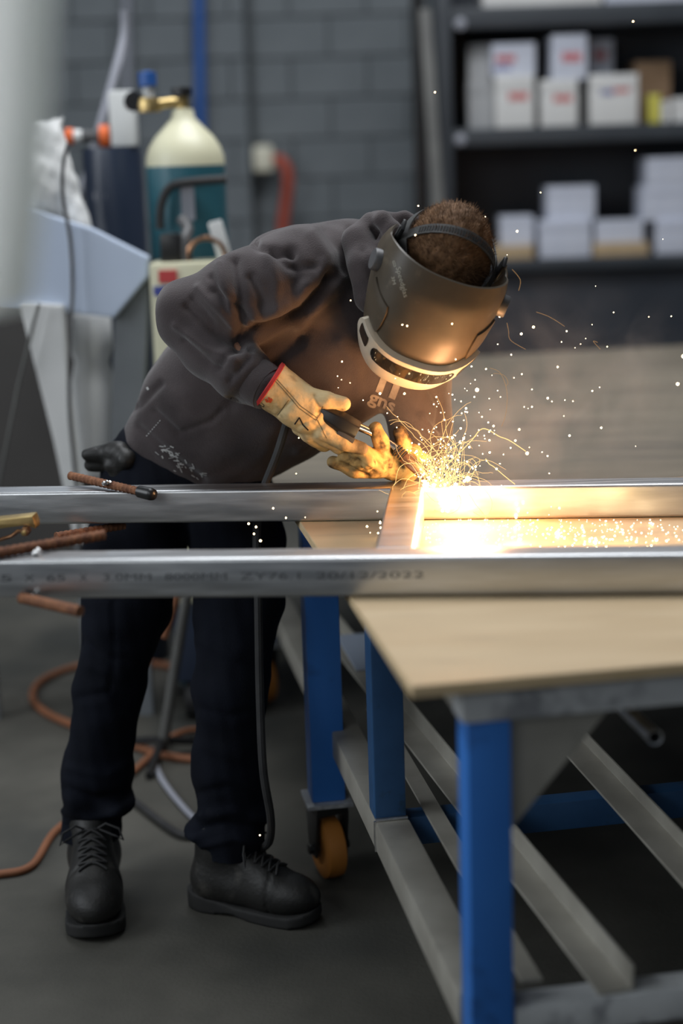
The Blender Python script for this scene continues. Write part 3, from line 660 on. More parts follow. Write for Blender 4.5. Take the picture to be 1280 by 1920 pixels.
v, q = nets(f_body, (-0.75, 2.80, 0.02), (0.36, 3.55, 1.50), 0.0095); v = relax(v, q, 1)
me = np_mesh('person', v, q)
man = link_mesh('person', me, M['skin'], None, label='person in charcoal hoodie, dark work trousers and welding helmet, bent over the steel tube welding', cat='person', loc=WP)

# trousers
def f_trousers(X):
    d = ell_sdf(X, P(335, 880, 3.345), (0.155, 0.125, 0.13))
    a = chain_sdf(X, legA, 0.03); b = chain_sdf(X, legB, 0.03)
    a = smin(a, ell_sdf(X, P(222, 1505, yA - 0.02), (0.034, 0.06, 0.022)), 0.02); a = smin(a, ell_sdf(X, P(150, 1490, yA - 0.02), (0.034, 0.05, 0.03)), 0.02)
    b = smin(b, ell_sdf(X, P(374, 1556, yB), (0.034, 0.05, 0.022)), 0.02); b = smin(b, ell_sdf(X, P(476, 1520, yB), (0.034, 0.05, 0.03)), 0.02)
    d = smin(smin(d, a, 0.03), b, 0.02)
    return np.maximum(d, -(X[:, 2] - 0.115))
folds_t = [([(120, 1480), (180, 1500), (240, 1490)], -0.008, 9), ([(118, 1520), (170, 1535), (226, 1520)], 0.007, 8), ([(125, 1550), (190, 1552)], -0.007, 8), ([(130, 1440), (200, 1455), (240, 1430)], 0.005, 9),
 ([(150, 1200), (200, 1235), (262, 1240)], -0.006, 10), ([(145, 1310), (200, 1300), (255, 1330)], -0.006, 9), ([(212, 1130), (214, 1240), (205, 1300)], -0.004, 5), ([(170, 1250), (230, 1270)], 0.005, 10),
 ([(352, 1560), (420, 1545), (500, 1555)], -0.008, 8), ([(370, 1530), (440, 1520), (498, 1535)], 0.006, 9), ([(380, 1585), (440, 1572), (490, 1585)], 0.007, 7), ([(365, 1490), (430, 1475), (490, 1500)], -0.005, 9),
 ([(370, 1330), (430, 1345), (495, 1330)], -0.005, 10), ([(375, 1200), (440, 1230)], 0.005, 12), ([(380, 1400), (450, 1420)], 0.005, 12)]
o, tq = sdf_obj('trousers', f_trousers, (-0.75, 2.9, 0.12), (0.0, 3.55, 1.1), 0.0065, M['trousers'], man, post=lambda v, q: fold(wave(v, q, 0.003, 26, 5, 3), q, folds_t))

# boots
def boot(fr, label):
    def loc(X): return (X - fr.h.astype(np.float32)) @ fr.R.astype(np.float32) / fr.k
    def f_up(X):
        x = loc(X)
        d = ell_sdf(x, (0.222, 0, 0.055), (0.080, 0.053, 0.046))
        d = smin(d, cap_sdf(x, (0.06, 0, 0.064), (0.185, 0, 0.060), 0.047, 0.047), 0.02)
        d = smin(d, cap_sdf(x, (0.062, 0, 0.08), (0.070, 0, 0.185), 0.044, 0.044), 0.03)
        d = smin(d, cap_sdf(x, (0.10, 0, 0.14), (0.185, 0, 0.082), 0.034, 0.036), 0.03)
        d = np.where(np.abs(x[:, 0] - 0.205) < 0.004, d + 0.002, d)
        return np.maximum(np.maximum(d, 0.020 - x[:, 2]), x[:, 2] - 0.200)
    def f_sole(X):
        x = loc(X); lift = 0.012 * np.clip((x[:, 0] - 0.22) / 0.08, 0, 1) ** 2
        hw = 0.040 + 0.014 * np.clip((x[:, 0] - 0.09) / 0.12, 0, 1)
        y = np.array(x); y[:, 1] *= 0.054 / hw; y[:, 2] = 0
        d = cap_sdf(y, (0.052, 0, 0), (0.246, 0, 0), 0.054, 0.054)
        z = x[:, 2] - lift; top = 0.025 + 0.018 * np.clip(1 - x[:, 0] / 0.13, 0, 1)
        arch = 0.008 * np.exp(-((x[:, 0] - 0.115) / 0.035) ** 2)
        return np.maximum(np.maximum(d, 0.0012 + arch - z), z - top) - 0.001
    lo = np.array([-0.36, -0.36, -0.01]) + fr.h; hi = np.array([0.36, 0.36, 0.25]) + fr.h
    cs = np.array([fr(a, b, 0) for a in (-0.03, 0.34) for b in (-0.09, 0.09)]); lo[:2] = cs[:, :2].min(0); hi[:2] = cs[:, :2].max(0)
    o, (v, q) = sdf_obj('boot', f_up, lo, hi, 0.0042, M['boot'], man, label=label)
    sdf_obj('sole', f_sole, lo, hi, 0.0042, M['sole'], o)
    bv = bvh_of(v, q); mb = MB()
    def surf(a, b):
        h = bv.ray_cast(Vector(fr(a, b, 0.3)), Vector((0, 0, -1))); return np.array(h[0]) + EZ * 0.002 if h[0] is not None else fr(a, b, 0.1)
    for k in range(5):
        a = 0.138 + 0.016 * k
        for s_ in (-1, 1): mb.tube([surf(a + t * 0.016, s_ * (0.026 - 0.052 * t)) + EZ * 0.002 for t in np.linspace(0, 1, 7)], 0.0026, 8)
    for s_ in (-1, 1):
        base = surf(0.140, s_ * 0.012)
        mb.tube([base, base + EZ * 0.014 + fr.R[:, 1] * s_ * 0.018 + fr.R[:, 0] * 0.01, base + fr.R[:, 1] * s_ * 0.045 + EZ * 0.004 + fr.R[:, 0] * 0.02, base + fr.R[:, 1] * s_ * 0.052 - EZ * 0.02 + fr.R[:, 0] * 0.025, base + fr.R[:, 1] * s_ * 0.038 - EZ * 0.012 + fr.R[:, 0] * 0.02, base], 0.0024, 8)
    mb.build('bootlace', M['rubber'], o)
boot(FOOT_A, 'scuffed black leather work boot'); boot(FOOT_B, 'black work boot turned sideways')

# hooded top
o, (hv, hq) = sdf_obj('hoodie', f_hoodie, (-0.60, 2.88, 0.84), (0.34, 3.56, 1.50), 0.005, M['hoodie'], man, post=post_h)
hoodie = o; hbv = bvh_of(hv, hq)
def f_hood(X):
    d = chain_sdf(X, (A_(668, 452, 3.10, 0.030), A_(690, 500, 3.06, 0.036), A_(694, 560, 3.04, 0.030)), 0.02)
    d = smin(d, chain_sdf(X, (A_(690, 440, 3.12, 0.034), A_(715, 432, 3.15, 0.036), A_(752, 442, 3.16, 0.036), A_(790, 470, 3.17, 0.034)), 0.015), 0.014)
    d = smin(d, chain_sdf(X, (A_(694, 414, 3.12, 0.016), A_(716, 412, 3.09, 0.016), A_(736, 432, 3.08, 0.017), A_(722, 462, 3.07, 0.018)), 0.01), 0.008)
    d = smin(d, chain_sdf(X, (A_(730, 408, 3.15, 0.012), A_(758, 406, 3.14, 0.012), A_(786, 420, 3.13, 0.013), A_(812, 446, 3.14, 0.012)), 0.01), 0.007)
    return d
sdf_obj('hood', f_hood, (0.0, 2.96, 1.20), (0.24, 3.30, 1.52), 0.004, M['hoodie'], hoodie, post=lambda v, q: fold(wave(v, q, 0.002, 40, 9, 2), q, [([(700, 430), (715, 450), (735, 455)], -0.006, 6), ([(680, 470), (700, 520)], -0.004, 7)]))
# ribbed cuff of the right sleeve and the print on the chest
MB().tube([P(476, 712, 3.015), P(490, 721, 3.007), P(502, 729, 3.0)], [0.0455, 0.046, 0.043], 28).build('cuff', M['hoodie'], hoodie)
BOLD[0] = 0.025
print_on('chest_print', 'gns', hbv, (689, 752), (0.9, 0.40), (0.34, -0.94), 34, M['chestprint'], hoodie, fit=52, lift=0.002)
print_on('chest_print', 'n', hbv, (704, 732), (0.9, 0.40), (0.36, -0.93), 84, M['chestprint'], hoodie, fit=40, lift=0.002)
BOLD[0] = 0.0
mb = MB(); r7 = random.Random(5)
for k in range(46):
    t = r7.random(); c = np.array([300 + 75 * t + r7.gauss(0, 5), 842 + 52 * t + r7.gauss(0, 7)]); a = r7.uniform(-0.3, 1.2); L_ = r7.uniform(3, 10)
    strip_on(mb, hbv, [c, c + np.array([math.cos(a), math.sin(a)]) * L_], r7.uniform(1, 2.6), 0.0015, 3)
for c in ((240, 772), (275, 726)): strip_on(mb, hbv, [c, (c[0] + 3, c[1] + 5)], 4, 0.0015, 3)
for k in range(8): strip_on(mb, hbv, [(274 + 3.5 * k, 818 - 4 * k), (276 + 3.5 * k, 816 - 4 * k)], 1.6, 0.0015, 2)
mb.build('chalky_scuffs', M['scuff'], hoodie)

# gloves
def box_of(G, pad):
    pts = np.array([p for ch in G.values() for p, r in ch]); return pts.min(0) - pad, pts.max(0) + pad
c0, c1 = GR['cuff'][0][0], GR['cuff'][1][0]; cd_ = (c1 - c0) / np.linalg.norm(c1 - c0)
def f_gr(X): return np.maximum(f_hand(X, GR), -((X - c0.astype(np.float32)) @ cd_.astype(np.float32)) - 0.004)
lo, hi = box_of(GR, 0.055)
folds_g = [([(520, 778), (545, 752)], -0.0025, 3), ([(560, 800), (590, 785), (605, 770)], -0.002, 4), ([(585, 795), (612, 812)], -0.002, 3.5), ([(520, 760), (540, 775)], 0.002, 5), ([(596, 768), (612, 772), (640, 770)], -0.003, 4), ([(590, 742), (600, 770)], -0.003, 4)]
gr, (gv, gq) = sdf_obj('glove', f_gr, lo, hi, 0.0026, M['glove'], man, post=lambda v, q: fold(wave(v, q, 0.0010, 70, 2, 2), q, folds_g), label='tan leather work glove with red cuff binding')
gbv = bvh_of(gv, gq)
soot(gr, gv, [(GR['index'][2][0], 0.028, 1.0), (GR['index'][1][0], 0.022, 0.6), (GR['middle'][1][0], 0.02, 0.6), (GR['thumb'][2][0], 0.014, 0.45)])
ring = [(0.0475 * math.cos(t), 0.0475 * math.sin(t)) for t in np.linspace(0, 2 * math.pi, 33)[:-1]]
MB().lathe([(0.044, -0.006), (0.0487, -0.005), (0.0490, 0.001), (0.0475, 0.002)], c0, cd_, 36).build('cuff_binding', M['redtrim'], gr, label='red cuff binding')
mb = MB()
for pl in ([(510, 708), (532, 732), (560, 765), (592, 788)], [(513, 705), (536, 730), (563, 761), (595, 784)], [(520, 779), (531, 764), (541, 750)], [(592, 788), (600, 776), (605, 762)], [(595, 787), (604, 806), (612, 822)]): strip_on(mb, gbv, pl, 1.2, 0.0008)
mb.build('seam', M['stitch'], gr)
mb = MB(); strip_on(mb, gbv, [(552, 796), (561, 783), (568, 797), (578, 807)], 2.6, 0.0009); mb.build('ink_mark', M['ink'], gr)
mb = MB()
for pl in ([(498, 748), (500, 753), (505, 752)], [(503, 745), (506, 751), (510, 748)], [(505, 755), (509, 750)]): strip_on(mb, gbv, pl, 4.0, 0.0009)
mb.build('red_logo', M['redink'], gr)
print_on('cuff_lettering', 'WU', gbv, (487, 772), (0.62, -0.78), (-0.75, -0.62), 13, M['ink'], gr, fit=15, lift=0.0009)
lo, hi = box_of(GL, 0.05)
folds_l = [([(668, 862), (700, 885)], -0.003, 4), ([(640, 868), (690, 893)], -0.0025, 3.5), ([(703, 862), (716, 880)], -0.003, 4), ([(727, 880), (748, 878)], -0.002, 4), ([(712, 830), (728, 850)], -0.0015, 4)]
gl, (glv, glq) = sdf_obj('glove', lambda X: f_hand(X, GL), lo, hi, 0.0026, M['glove2'], man, post=lambda v, q: fold(wave(v, q, 0.0010, 70, 4, 2), q, folds_l), label='sooty leather work glove lit by the arc')
soot(gl, glv, [(GL[n_][2][0], 0.017, 0.8) for n_ in ('index', 'ring', 'little', 'thumb')] + [(GL['little'][1][0] + np.array([0, -0.01, 0.006]), 0.014, 0.7), (GL['ring'][1][0], 0.014, 0.75), (GL['middle'][1][0] + np.array([0, 0, -.012]), 0.013, 0.6), (P(705, 882, 3.01), 0.012, 0.8), (P(748, 890, 3.03), 0.012, 0.7)])

# hair: short crop
hv_, hq_ = nets(lambda X: np.maximum(ell_sdf(X, HP(0, -0.004, 0.024), (0.081, 0.100, 0.104), HM), 0.0 - ((X - HP(0, 0.035, -0.02).astype(np.float32)) @ (HC_ * 0.75 - HF_ * 0.66).astype(np.float32))), HO - 0.16, HO + 0.16, 0.004)
hn_ = vnormals(hv_, hq_); hv2 = wave(hv_, hq_, 0.0015, 90, 8, 3)
hair = link_mesh('hair', np_mesh('hair', hv2, hq_), M['hair'], man, label='short cropped brown hair')
rs = np.random.RandomState(3); pick = rs.randint(0, len(hv_), 9000); vs, fs = [], []
flow = -HF_ * 0.75 - HC_ * 0.25
for i in pick:
    n_ = hn_[i]
    if (hv_[i] - HO) @ HC_ < -0.02 and n_ @ HF_ > 0.4: continue
    t = flow - n_ * (flow @ n_) + rs.normal(0, 0.35, 3); t /= np.linalg.norm(t); d = n_ * rs.uniform(0.35, 0.75) + t; d /= np.linalg.norm(d)
    L_ = rs.uniform(0.010, 0.020); s_ = np.cross(d, n_); s_ /= np.linalg.norm(s_) + 1e-9; p = hv_[i] + rs.normal(0, 0.001, 3)
    b = len(vs); vs += [p - s_ * 0.0006, p + s_ * 0.0006, p + d * L_ - n_ * 0.002]; fs.append((b, b + 1, b + 2))
me = bpy.data.meshes.new('hair_strands'); me.from_pydata([tuple(x) for x in vs], [], fs)
o = link_mesh('hair_strands', me, M['hair'], hair, kind='stuff')

# welding helmet: shell, silver frame, lens, knob, head harness
def prof(s_):
    """front outline from the forehead rim (0) to the chin (1): forward, up, half width"""
    ks = [(0.0, 0.100, 0.115, 0.116), (0.18, 0.134, 0.085, 0.122), (0.40, 0.174, 0.020, 0.126), (0.52, 0.192, -0.030, 0.126), (0.70, 0.194, -0.090, 0.120), (0.85, 0.182, -0.140, 0.108), (1.0, 0.130, -0.190, 0.080)]
    for (s0, *a), (s1, *b) in zip(ks[:-1], ks[1:]):
        if s_ <= s1 + 1e-9:
            t = (s_ - s0) / (s1 - s0); return [x + (y - x) * t for x, y in zip(a, b)]
def shell_pt(th, s_, off=0.0):
    f_, c_, hw = prof(s_); k = abs(math.sin(th)); n_ = 2.5
    sx = math.copysign(abs(math.sin(th)) ** (2 / n_), math.sin(th)); cx = math.copysign(abs(math.cos(th)) ** (2 / n_), math.cos(th))
    # the sides sweep together towards the ears: rim dips, chin rises
    back = max(0.0, 1.0 - max(cx, 0)) ** 1.6
    cc = c_ * (1 - 0.62 * back) + 0.0 * back
    fw = (f_ + off) * cx if cx > 0 else 0.055 * cx
    if cx > 0: fw = fw
    return HP((hw + off) * sx, fw + 0.004, cc)
TH = math.radians(112); NT, NS = 60, 26
def shell_grid(off): return [[shell_pt(-TH + 2 * TH * i / NT, j / NS, off) for i in range(NT + 1)] for j in range(NS + 1)]
mb = MB(); go, gi = shell_grid(0.0), shell_grid(-0.0035); W_ = NT + 1
vs = [p for row in go for p in row] + [p for row in gi for p in row]; K = W_ * (NS + 1); fs = []
for j in range(NS):
    for i in range(NT):
        a = j * W_ + i; fs += [(a, a + 1, a + W_ + 1, a + W_), (K + a, K + a + W_, K + a + W_ + 1, K + a + 1)]
for i in range(NT):
    fs += [(i, K + i, K + i + 1, i + 1), (NS * W_ + i, NS * W_ + i + 1, K + NS * W_ + i + 1, K + NS * W_ + i)]
for j in range(NS):
    a = j * W_; fs += [(a, a + W_, K + a + W_, K + a)]; a += NT; fs += [(a, K + a, K + a + W_, a + W_)]
mb.add(vs, fs); helm = mb.build('welding_helmet', M['shell'], man, angle=40, label='dark welding helmet tipped face down, amber in the arc light')
def patch(s0, s1, t0, t1, off, n=24, m=8, thick=0.005, rnd_=0.35):
    """a raised plate following the shell"""
    def pt(a, b, of):
        # rounded corners
        aa = 2 * a - 1; bb = 2 * b - 1
        sh = 1 - rnd_ * max(0, abs(bb)) ** 3 * 0.35
        th = (t0 + t1) / 2 + (t1 - t0) / 2 * aa * sh
        return shell_pt(th, s0 + (s1 - s0) * b, of)
    mbp = MB(); top = [pt(i / n, j / m, off + thick) for j in range(m + 1) for i in range(n + 1)]; bot = [pt(i / n, j / m, off - 0.001) for j in range(m + 1) for i in range(n + 1)]
    w1 = n + 1; k1 = len(top); fs = []
    for j in range(m):
        for i in range(n): a = j * w1 + i; fs += [(a, a + 1, a + w1 + 1, a + w1), (k1 + a, k1 + a + w1, k1 + a + w1 + 1, k1 + a + 1)]
    ed = [i for i in range(n + 1)] + [j * w1 + n for j in range(1, m + 1)] + [m * w1 + i for i in range(n - 1, -1, -1)] + [j * w1 for j in range(m - 1, 0, -1)]
    for x, y in zip(ed, ed[1:] + ed[:1]): fs.append((x, k1 + x, k1 + y, y))
    return mbp.add(top + bot, fs)
rad = math.radians
patch(0.53, 0.90, rad(-62), rad(56), 0.0, 40, 10, 0.012).build('front_frame', M['silver'], helm, bevel=0, angle=40, label='silver front frame glowing yellow in the arc light')
patch(0.57, 0.68, rad(-34), rad(30), 0.012, 30, 6, 0.001).build('lens', M['lens'], helm, angle=40)
for sg in (-1, 1): patch(0.575, 0.67, rad(36 if sg > 0 else -54), rad(50 if sg > 0 else -39), 0.012, 10, 6, 0.001).build('tarp_fill', M['lens'], helm, angle=40)
for sg in (-1, 1): patch(0.36, 0.52, rad(sg * 34 if sg > 0 else -66), rad(66 if sg > 0 else -40), 0.0, 12, 8, 0.0035).build('side_panel', M['shell'], helm, angle=30)
for sg in (-1, 1):
    th_, s0_ = rad(sg * 75), 0.32; c = shell_pt(th_, s0_); ax = np.cross(shell_pt(th_ + 0.05, s0_) - shell_pt(th_ - 0.05, s0_), shell_pt(th_, s0_ + 0.05) - shell_pt(th_, s0_ - 0.05)); ax /= np.linalg.norm(ax); ax *= np.sign(ax @ HR_) * sg
    MB().lathe([(0.021, -0.004), (0.021, 0.010), (0.019, 0.013), (0.0, 0.0135)], c, ax, 26).build('pivot_knob', M['greyplastic'], helm, bevel=0)
def arc_strap(pts, wd, th=0.0028):
    """flat strap along points; width direction across"""
    pts = [np.array(p) for p in pts]; L, R = [], []; mbp = MB(); ring_ = []
    for i, p in enumerate(pts):
        t = pts[min(i + 1, len(pts) - 1)] - pts[max(i - 1, 0)]; t /= np.linalg.norm(t); n_ = p - HP(0, 0, 0.0); n_ -= t * (n_ @ t); n_ /= np.linalg.norm(n_); s_ = np.cross(t, n_)
        ring_.append([p + s_ * wd / 2, p + s_ * wd / 2 + n_ * th, p - s_ * wd / 2 + n_ * th, p - s_ * wd / 2])
    vs = [q for r in ring_ for q in r]; fs = []
    for i in range(len(pts) - 1):
        for k in range(4): fs.append((4 * i + k, 4 * i + (k + 1) % 4, 4 * i + 4 + (k + 1) % 4, 4 * i + 4 + k))
    fs += [(0, 1, 2, 3), tuple(4 * (len(pts) - 1) + k for k in (3, 2, 1, 0))]
    return mbp.add(vs, fs), pts
def slots(pts, i0, i1, name='slot'):
    mbp = MB()
    for i in range(i0, i1):
        p = pts[i]; t = pts[i + 1] - pts[i - 1]; t /= np.linalg.norm(t); n_ = p - HP(0, 0, 0.0); n_ -= t * (n_ @ t); n_ /= np.linalg.norm(n_); s_ = np.cross(t, n_)
        mbp.box(p + n_ * 0.0030, t, s_, n_, 0.0016, 0.0050, 0.0006)
    return mbp
RX, RZ = 0.092, 0.112
crown = [HP(RX * math.sin(t), -0.004 + 0.012 * math.cos(t), 0.006 + RZ * math.cos(t) * 1.09) for t in np.linspace(rad(-92), rad(92), 61)]
mb, cp = arc_strap(crown, 0.019); st = mb.build('crown_strap', M['strapgrey'], helm, angle=30)
slots(cp, 14, 47).build('strap_slots', M['ink'], helm)
band = [HP(0.090 * math.sin(t), 0.110 * math.cos(t) - 0.002, 0.046 - 0.02 * max(0, -math.cos(t))) for t in np.linspace(rad(-178), rad(178), 80)]
mb, bp_ = arc_strap(band, 0.022); mb.build('headband', M['strapgrey'], helm, angle=30)
slots(bp_, 26, 56).build('strap_slots', M['ink'], helm)
for sg in (-1, 1):
    c = HP(sg * 0.100, -0.004, 0.045)
    mb = MB().box(c, HF_, HC_, HR_, 0.012, 0.030, 0.004); mb.build('buckle', M['blackplastic'], helm, bevel=0.003)
    mb = MB().box(c + HR_ * sg * 0.005 + HF_ * 0.004, HF_, HC_, HR_, 0.0022, 0.027, 0.002); mb.build('buckle_clip', M['greyplastic'], helm, bevel=0.001)
helm_bv = obj_bvh(helm)
print_on('helmet_lettering', 'Speedglas', helm_bv, (742, 502), (0.26, 0.97), (0.97, -0.26), 13, M['helmetprint'], helm, fit=58, lift=0.001)
print_on('helmet_lettering', '3M', helm_bv, (733, 519), (0.22, 0.97), (0.97, -0.22), 9, M['helmetprint'], helm, fit=15, lift=0.001)
mb = MB(); strip_on(mb, helm_bv, [(736, 490), (739, 500), (742, 499), (739, 489), (736, 490)], 1.0, 0.001); mb.build('helmet_logo', M['helmetprint'], helm)

# spare gloves tucked in the back pocket
sg_ = (A_(222, 848, 3.265, 0.024), A_(200, 850, 3.29, 0.020), A_(163, 853, 3.285, 0.0145))
sg2 = (A_(224, 856, 3.27, 0.022), A_(205, 868, 3.30, 0.017), A_(168, 873, 3.295, 0.013)); sg3 = (A_(236, 862, 3.25, 0.024), A_(224, 868, 3.27, 0.022), A_(208, 872, 3.265, 0.016)); sg4 = (A_(232, 865, 3.26, 0.022), A_(222, 895, 3.28, 0.022))
def f_sp(X):
    d = chain_sdf(X, sg_, 0.006)
    for c_ in (sg2, sg3, sg4): d = smin(d, chain_sdf(X, c_, 0.006), 0.006)
    return d
pp = np.array([p for ch in (sg_, sg2, sg3, sg4) for p, r in ch])
sdf_obj('spare_glove', f_sp, pp.min(0) - 0.04, pp.max(0) + 0.04, 0.004, M['boot'], None, post=lambda v, q: wave(v, q, 0.002, 50, 6, 2), loc=P(240, 860, 3.3), label='dark spare glove hanging out of the welder\'s back pocket', cat='glove')

# torch in the hands
tr = thing('welding_torch', P(640, 795, 3.02), 'black-handled welding torch with a chrome neck, held in both gloves', 'welding torch')
WELD = np.array([on_back(0.155)[0], on_back(0.155)[1] - 0.03, ZT + 0.067])
hd = [P(560, 748, 3.02), P(606, 777, 2.992), P(640, 796, 2.990), P(666, 810, 2.994)]
MB().tube(hd, [0.014, 0.020, 0.0225, 0.021], 8, flat=1.15).build('handle', M['blackplastic'], tr, bevel=0.002, angle=30)
MB().box(P(648, 818, 2.978), (P(664, 826, 3.0) - P(626, 804, 3.0)) / np.linalg.norm(P(664, 826, 3.0) - P(626, 804, 3.0)), (0, 1, 0), np.cross((P(664, 826, 3.0) - P(626, 804, 3.0)) / np.linalg.norm(P(664, 826, 3.0) - P(626, 804, 3.0)), (0, 1, 0)), 0.018, 0.006, 0.005).build('trigger', M['greyplastic'], tr, bevel=0.0015)
MB().tube([P(655, 793, 2.998), P(690, 808, 3.008), P(720, 824, 3.015), P(746, 843, 3.012)], [0.0085, 0.0075, 0.0070, 0.0070], 14).build('neck', M['chrome'], tr)
n0, n1 = P(740, 840, 3.012), P(806, 900, WELD[1] + 0.004)
nd = n1 - n0
mb = MB()
for k in range(4): mb.lathe([(0.009, -0.0022), (0.0125, 0), (0.009, 0.0022)], n0 + nd * (0.05 + 0.06 * k), nd, 18)
mb.build('spring', M['rubber'], tr)
L_ = np.linalg.norm(nd); MB().lathe([(0.0095, 0.24 * L_), (0.0120, 0.27 * L_), (0.0120, 0.66 * L_), (0.0085, 0.84 * L_), (0.0085, 0.9 * L_), (0.007, 0.9 * L_)], n0, nd, 22).build('gas_nozzle', M['copper'], tr, label='copper gas nozzle')
MB().tube([n0 + nd * 0.85, n0 + nd * 0.985], 0.0014, 8).build('wire', M['steel'], tr)
# its hose hangs beside the leg, behind the tubes
hose = [P(560, 748, 3.03), P(545, 770, 3.10), P(520, 850, 3.085), P(490, 930, 3.09), P(481, 1000, 3.085), P(484, 1125, 3.04), P(487, 1300, 3.01), P(493, 1440, 2.975), P(507, 1530, 2.99), P(506, 1572, 3.03), P(495, 1588, 3.09), P(470, 1600, 3.18), PZ(390, 1575, 0.012), PZ(330, 1560, 0.012), PZ(250, 1500, 0.012)]
def smooth_path(pts, n=8):
    pts = [np.array(p, float) for p in pts]; out = []
    for i in range(len(pts) - 1):
        p0, p1, p2, p3 = pts[max(i - 1, 0)], pts[i], pts[i + 1], pts[min(i + 2, len(pts) - 1)]
        for t in np.linspace(0, 1, n, endpoint=False):
            out.append(0.5 * (2 * p1 + (p2 - p0) * t + (2 * p0 - 5 * p1 + 4 * p2 - p3) * t * t + (3 * p1 - p0 - 3 * p2 + p3) * t ** 3))
    return out + [pts[-1]]
MB().tube(smooth_path(hose), 0.0085, 10).build('hose', M['rubber'], tr)
# ------------------------------------------------------------------ things on the floor
def floor_cord(name, px, r, m_, label, cat):
    pts = [np.array([*PZ(u, v, 0.0)[:2], r + dz]) for u, v, dz in px]
    return MB().tube(smooth_path(pts), r, 10).build(name, M[m_], loc=(pts[0][0], pts[0][1], 0), label=label, cat=cat)
floor_cord('extension_cord', [(-60, 1650, 0), (0, 1646, 0), (60, 1630, 0), (100, 1570, 0), (150, 1530, 0), (240, 1462, 0), (330, 1392, 0.012), (400, 1375, 0), (440, 1390, 0)], 0.009, 'orangecord', 'brown-orange cord snaking over the floor behind the boots to the left edge', 'cord')
floor_cord('air_hose', [(420, 1290, 0), (350, 1262, 0), (250, 1248, 0), (150, 1255, 0), (80, 1282, 0), (62, 1315, 0), (90, 1345, 0), (160, 1375, 0), (250, 1405, 0), (330, 1428, 0), (420, 1432, 0)], 0.011, 'orangecord', 'brown-orange hose looped on the floor behind the trouser legs', 'hose')
floor_cord('cable', [(285, 1410, 0), (300, 1460, 0), (340, 1515, 0), (380, 1550, 0), (440, 1560, 0)], 0.008, 'conduit', 'grey cable on the floor between the trouser legs', 'cable')
floor_cord('cord_end', [(470, 1640, 0), (500, 1618, 0), (512, 1620, 0)], 0.008, 'orangecord', 'short orange cord end on the floor beyond the sideways boot', 'cord')
# a grey stand behind the legs
fy = PZ(305, 1420, 0)
sd = thing('roller_stand', (fy[0], fy[1], 0), 'slim grey stand with a dark foot on the floor behind the trouser legs', 'stand')
MB().tube([(fy[0], fy[1], 0.02), P(328, 1250, fy[1]), P(350, 1120, fy[1]), P(362, 1040, fy[1])], 0.014, 12).build('post', M['barpaint'], sd)
mb = MB()
for k in range(3):
    a = 2.1 * k + 0.4; mb.tube([(fy[0], fy[1], 0.05), (fy[0] + 0.16 * math.cos(a), fy[1] + 0.16 * math.sin(a), 0.012)], 0.011, 8)
mb.build('foot', M['blackplastic'], sd)
MB().tube([P(308, 1195, fy[1] - .06), P(322, 1150, fy[1] - .06), P(333, 1110, fy[1] - .06), P(336, 1040, fy[1] - .05)], 0.011, 10).build('strap', M['orangecord'], sd, label='orange strap')

# ------------------------------------------------------------------ gas bottles, welder and pipes at the wall
gy = 4.55
gx = P(347, 300, gy)[0]; zr = P(347, 308, gy)[2]; gr_ = 74 / PPM(347, 308, gy)
zt_, zn = P(347, 205, gy)[2], P(347, 232, gy)[2]
gb = thing('gas_bottle', (gx, gy, 0), 'teal gas bottle with a cream shoulder and brass regulator', 'gas bottle')
MB().lathe([(gr_ * 0.9, 0.03), (gr_, 0.06), (gr_, zr - 0.004)], (gx, gy, 0), EZ, 40).build('body', M['teal'], gb)
dz = zt_ - zr
MB().lathe([(gr_ * 1.002, zr - 0.004), (gr_ * 0.985, zr + dz * 0.14), (gr_ * 0.90, zr + dz * 0.32), (gr_ * 0.74, zr + dz * 0.5), (gr_ * 0.5, zr + dz * 0.68), (gr_ * 0.30, zr + dz * 0.84), (gr_ * 0.26, zt_), (0.0, zt_ + 0.005)], (gx, gy, 0), EZ, 40).build('shoulder', M['cream'], gb, angle=60, label='cream painted shoulder')
vz = P(345, 190, gy)[2]
mb = MB().lathe([(0.018, zt_ - 0.01), (0.018, vz + 0.012), (0.010, vz + 0.016)], (gx, gy, 0), EZ, 18); mb.tube([(gx, gy - 0.01, vz), P(300, 195, gy - 0.02), P(268, 195, gy - 0.02)], 0.014, 14); mb.build('valve', M['brass'], gb)
MB().lathe([(0.012, vz + 0.012), (0.028, vz + 0.016), (0.028, vz + 0.036), (0.0, vz + 0.04)], (gx, gy, 0), EZ, 18).build('handwheel', M['blackplastic'], gb)
rc = P(279, 196, gy - 0.02); MB().lathe([(0.0, -0.022), (0.032, -0.02), (0.034, 0.0), (0.028, 0.018), (0.0, 0.02)], rc, EZ, 20).build('regulator', M['brass'], gb)
MB().lathe([(0.016, 0.015), (0.016, 0.045)], rc, EZ, 16).build('regulator_stem', M['whiteplastic'], gb)
MB().lathe([(0.02, 0.045), (0.025, 0.05), (0.025, 0.085), (0.0, 0.09)], rc, EZ, 18).build('regulator_knob', M['pipeblue'], gb)
MB().lathe([(0.0, -0.012), (0.026, -0.012), (0.026, 0.012), (0, 0.012)], P(250, 190, gy - 0.03), (0.2, -1, 0.1), 20).build('gauge', M['blackplastic'], gb)
MB().tube(smooth_path([P(300, 430, gy - 0.13), P(302, 385, gy - 0.13), P(318, 352, gy - 0.13), P(350, 342, gy - 0.135), P(424, 336, gy - 0.12)]), 0.012, 10).build('trolley_handle', M['rubber'], gb, label='black curved trolley handle')
MB().box(P(352, 378, gy - gr_ * 1.0), (1, 0, 0), (0, 1, 0), EZ, 0.018, 0.006, 0.05).build('label_sticker', M['conduit'], gb)

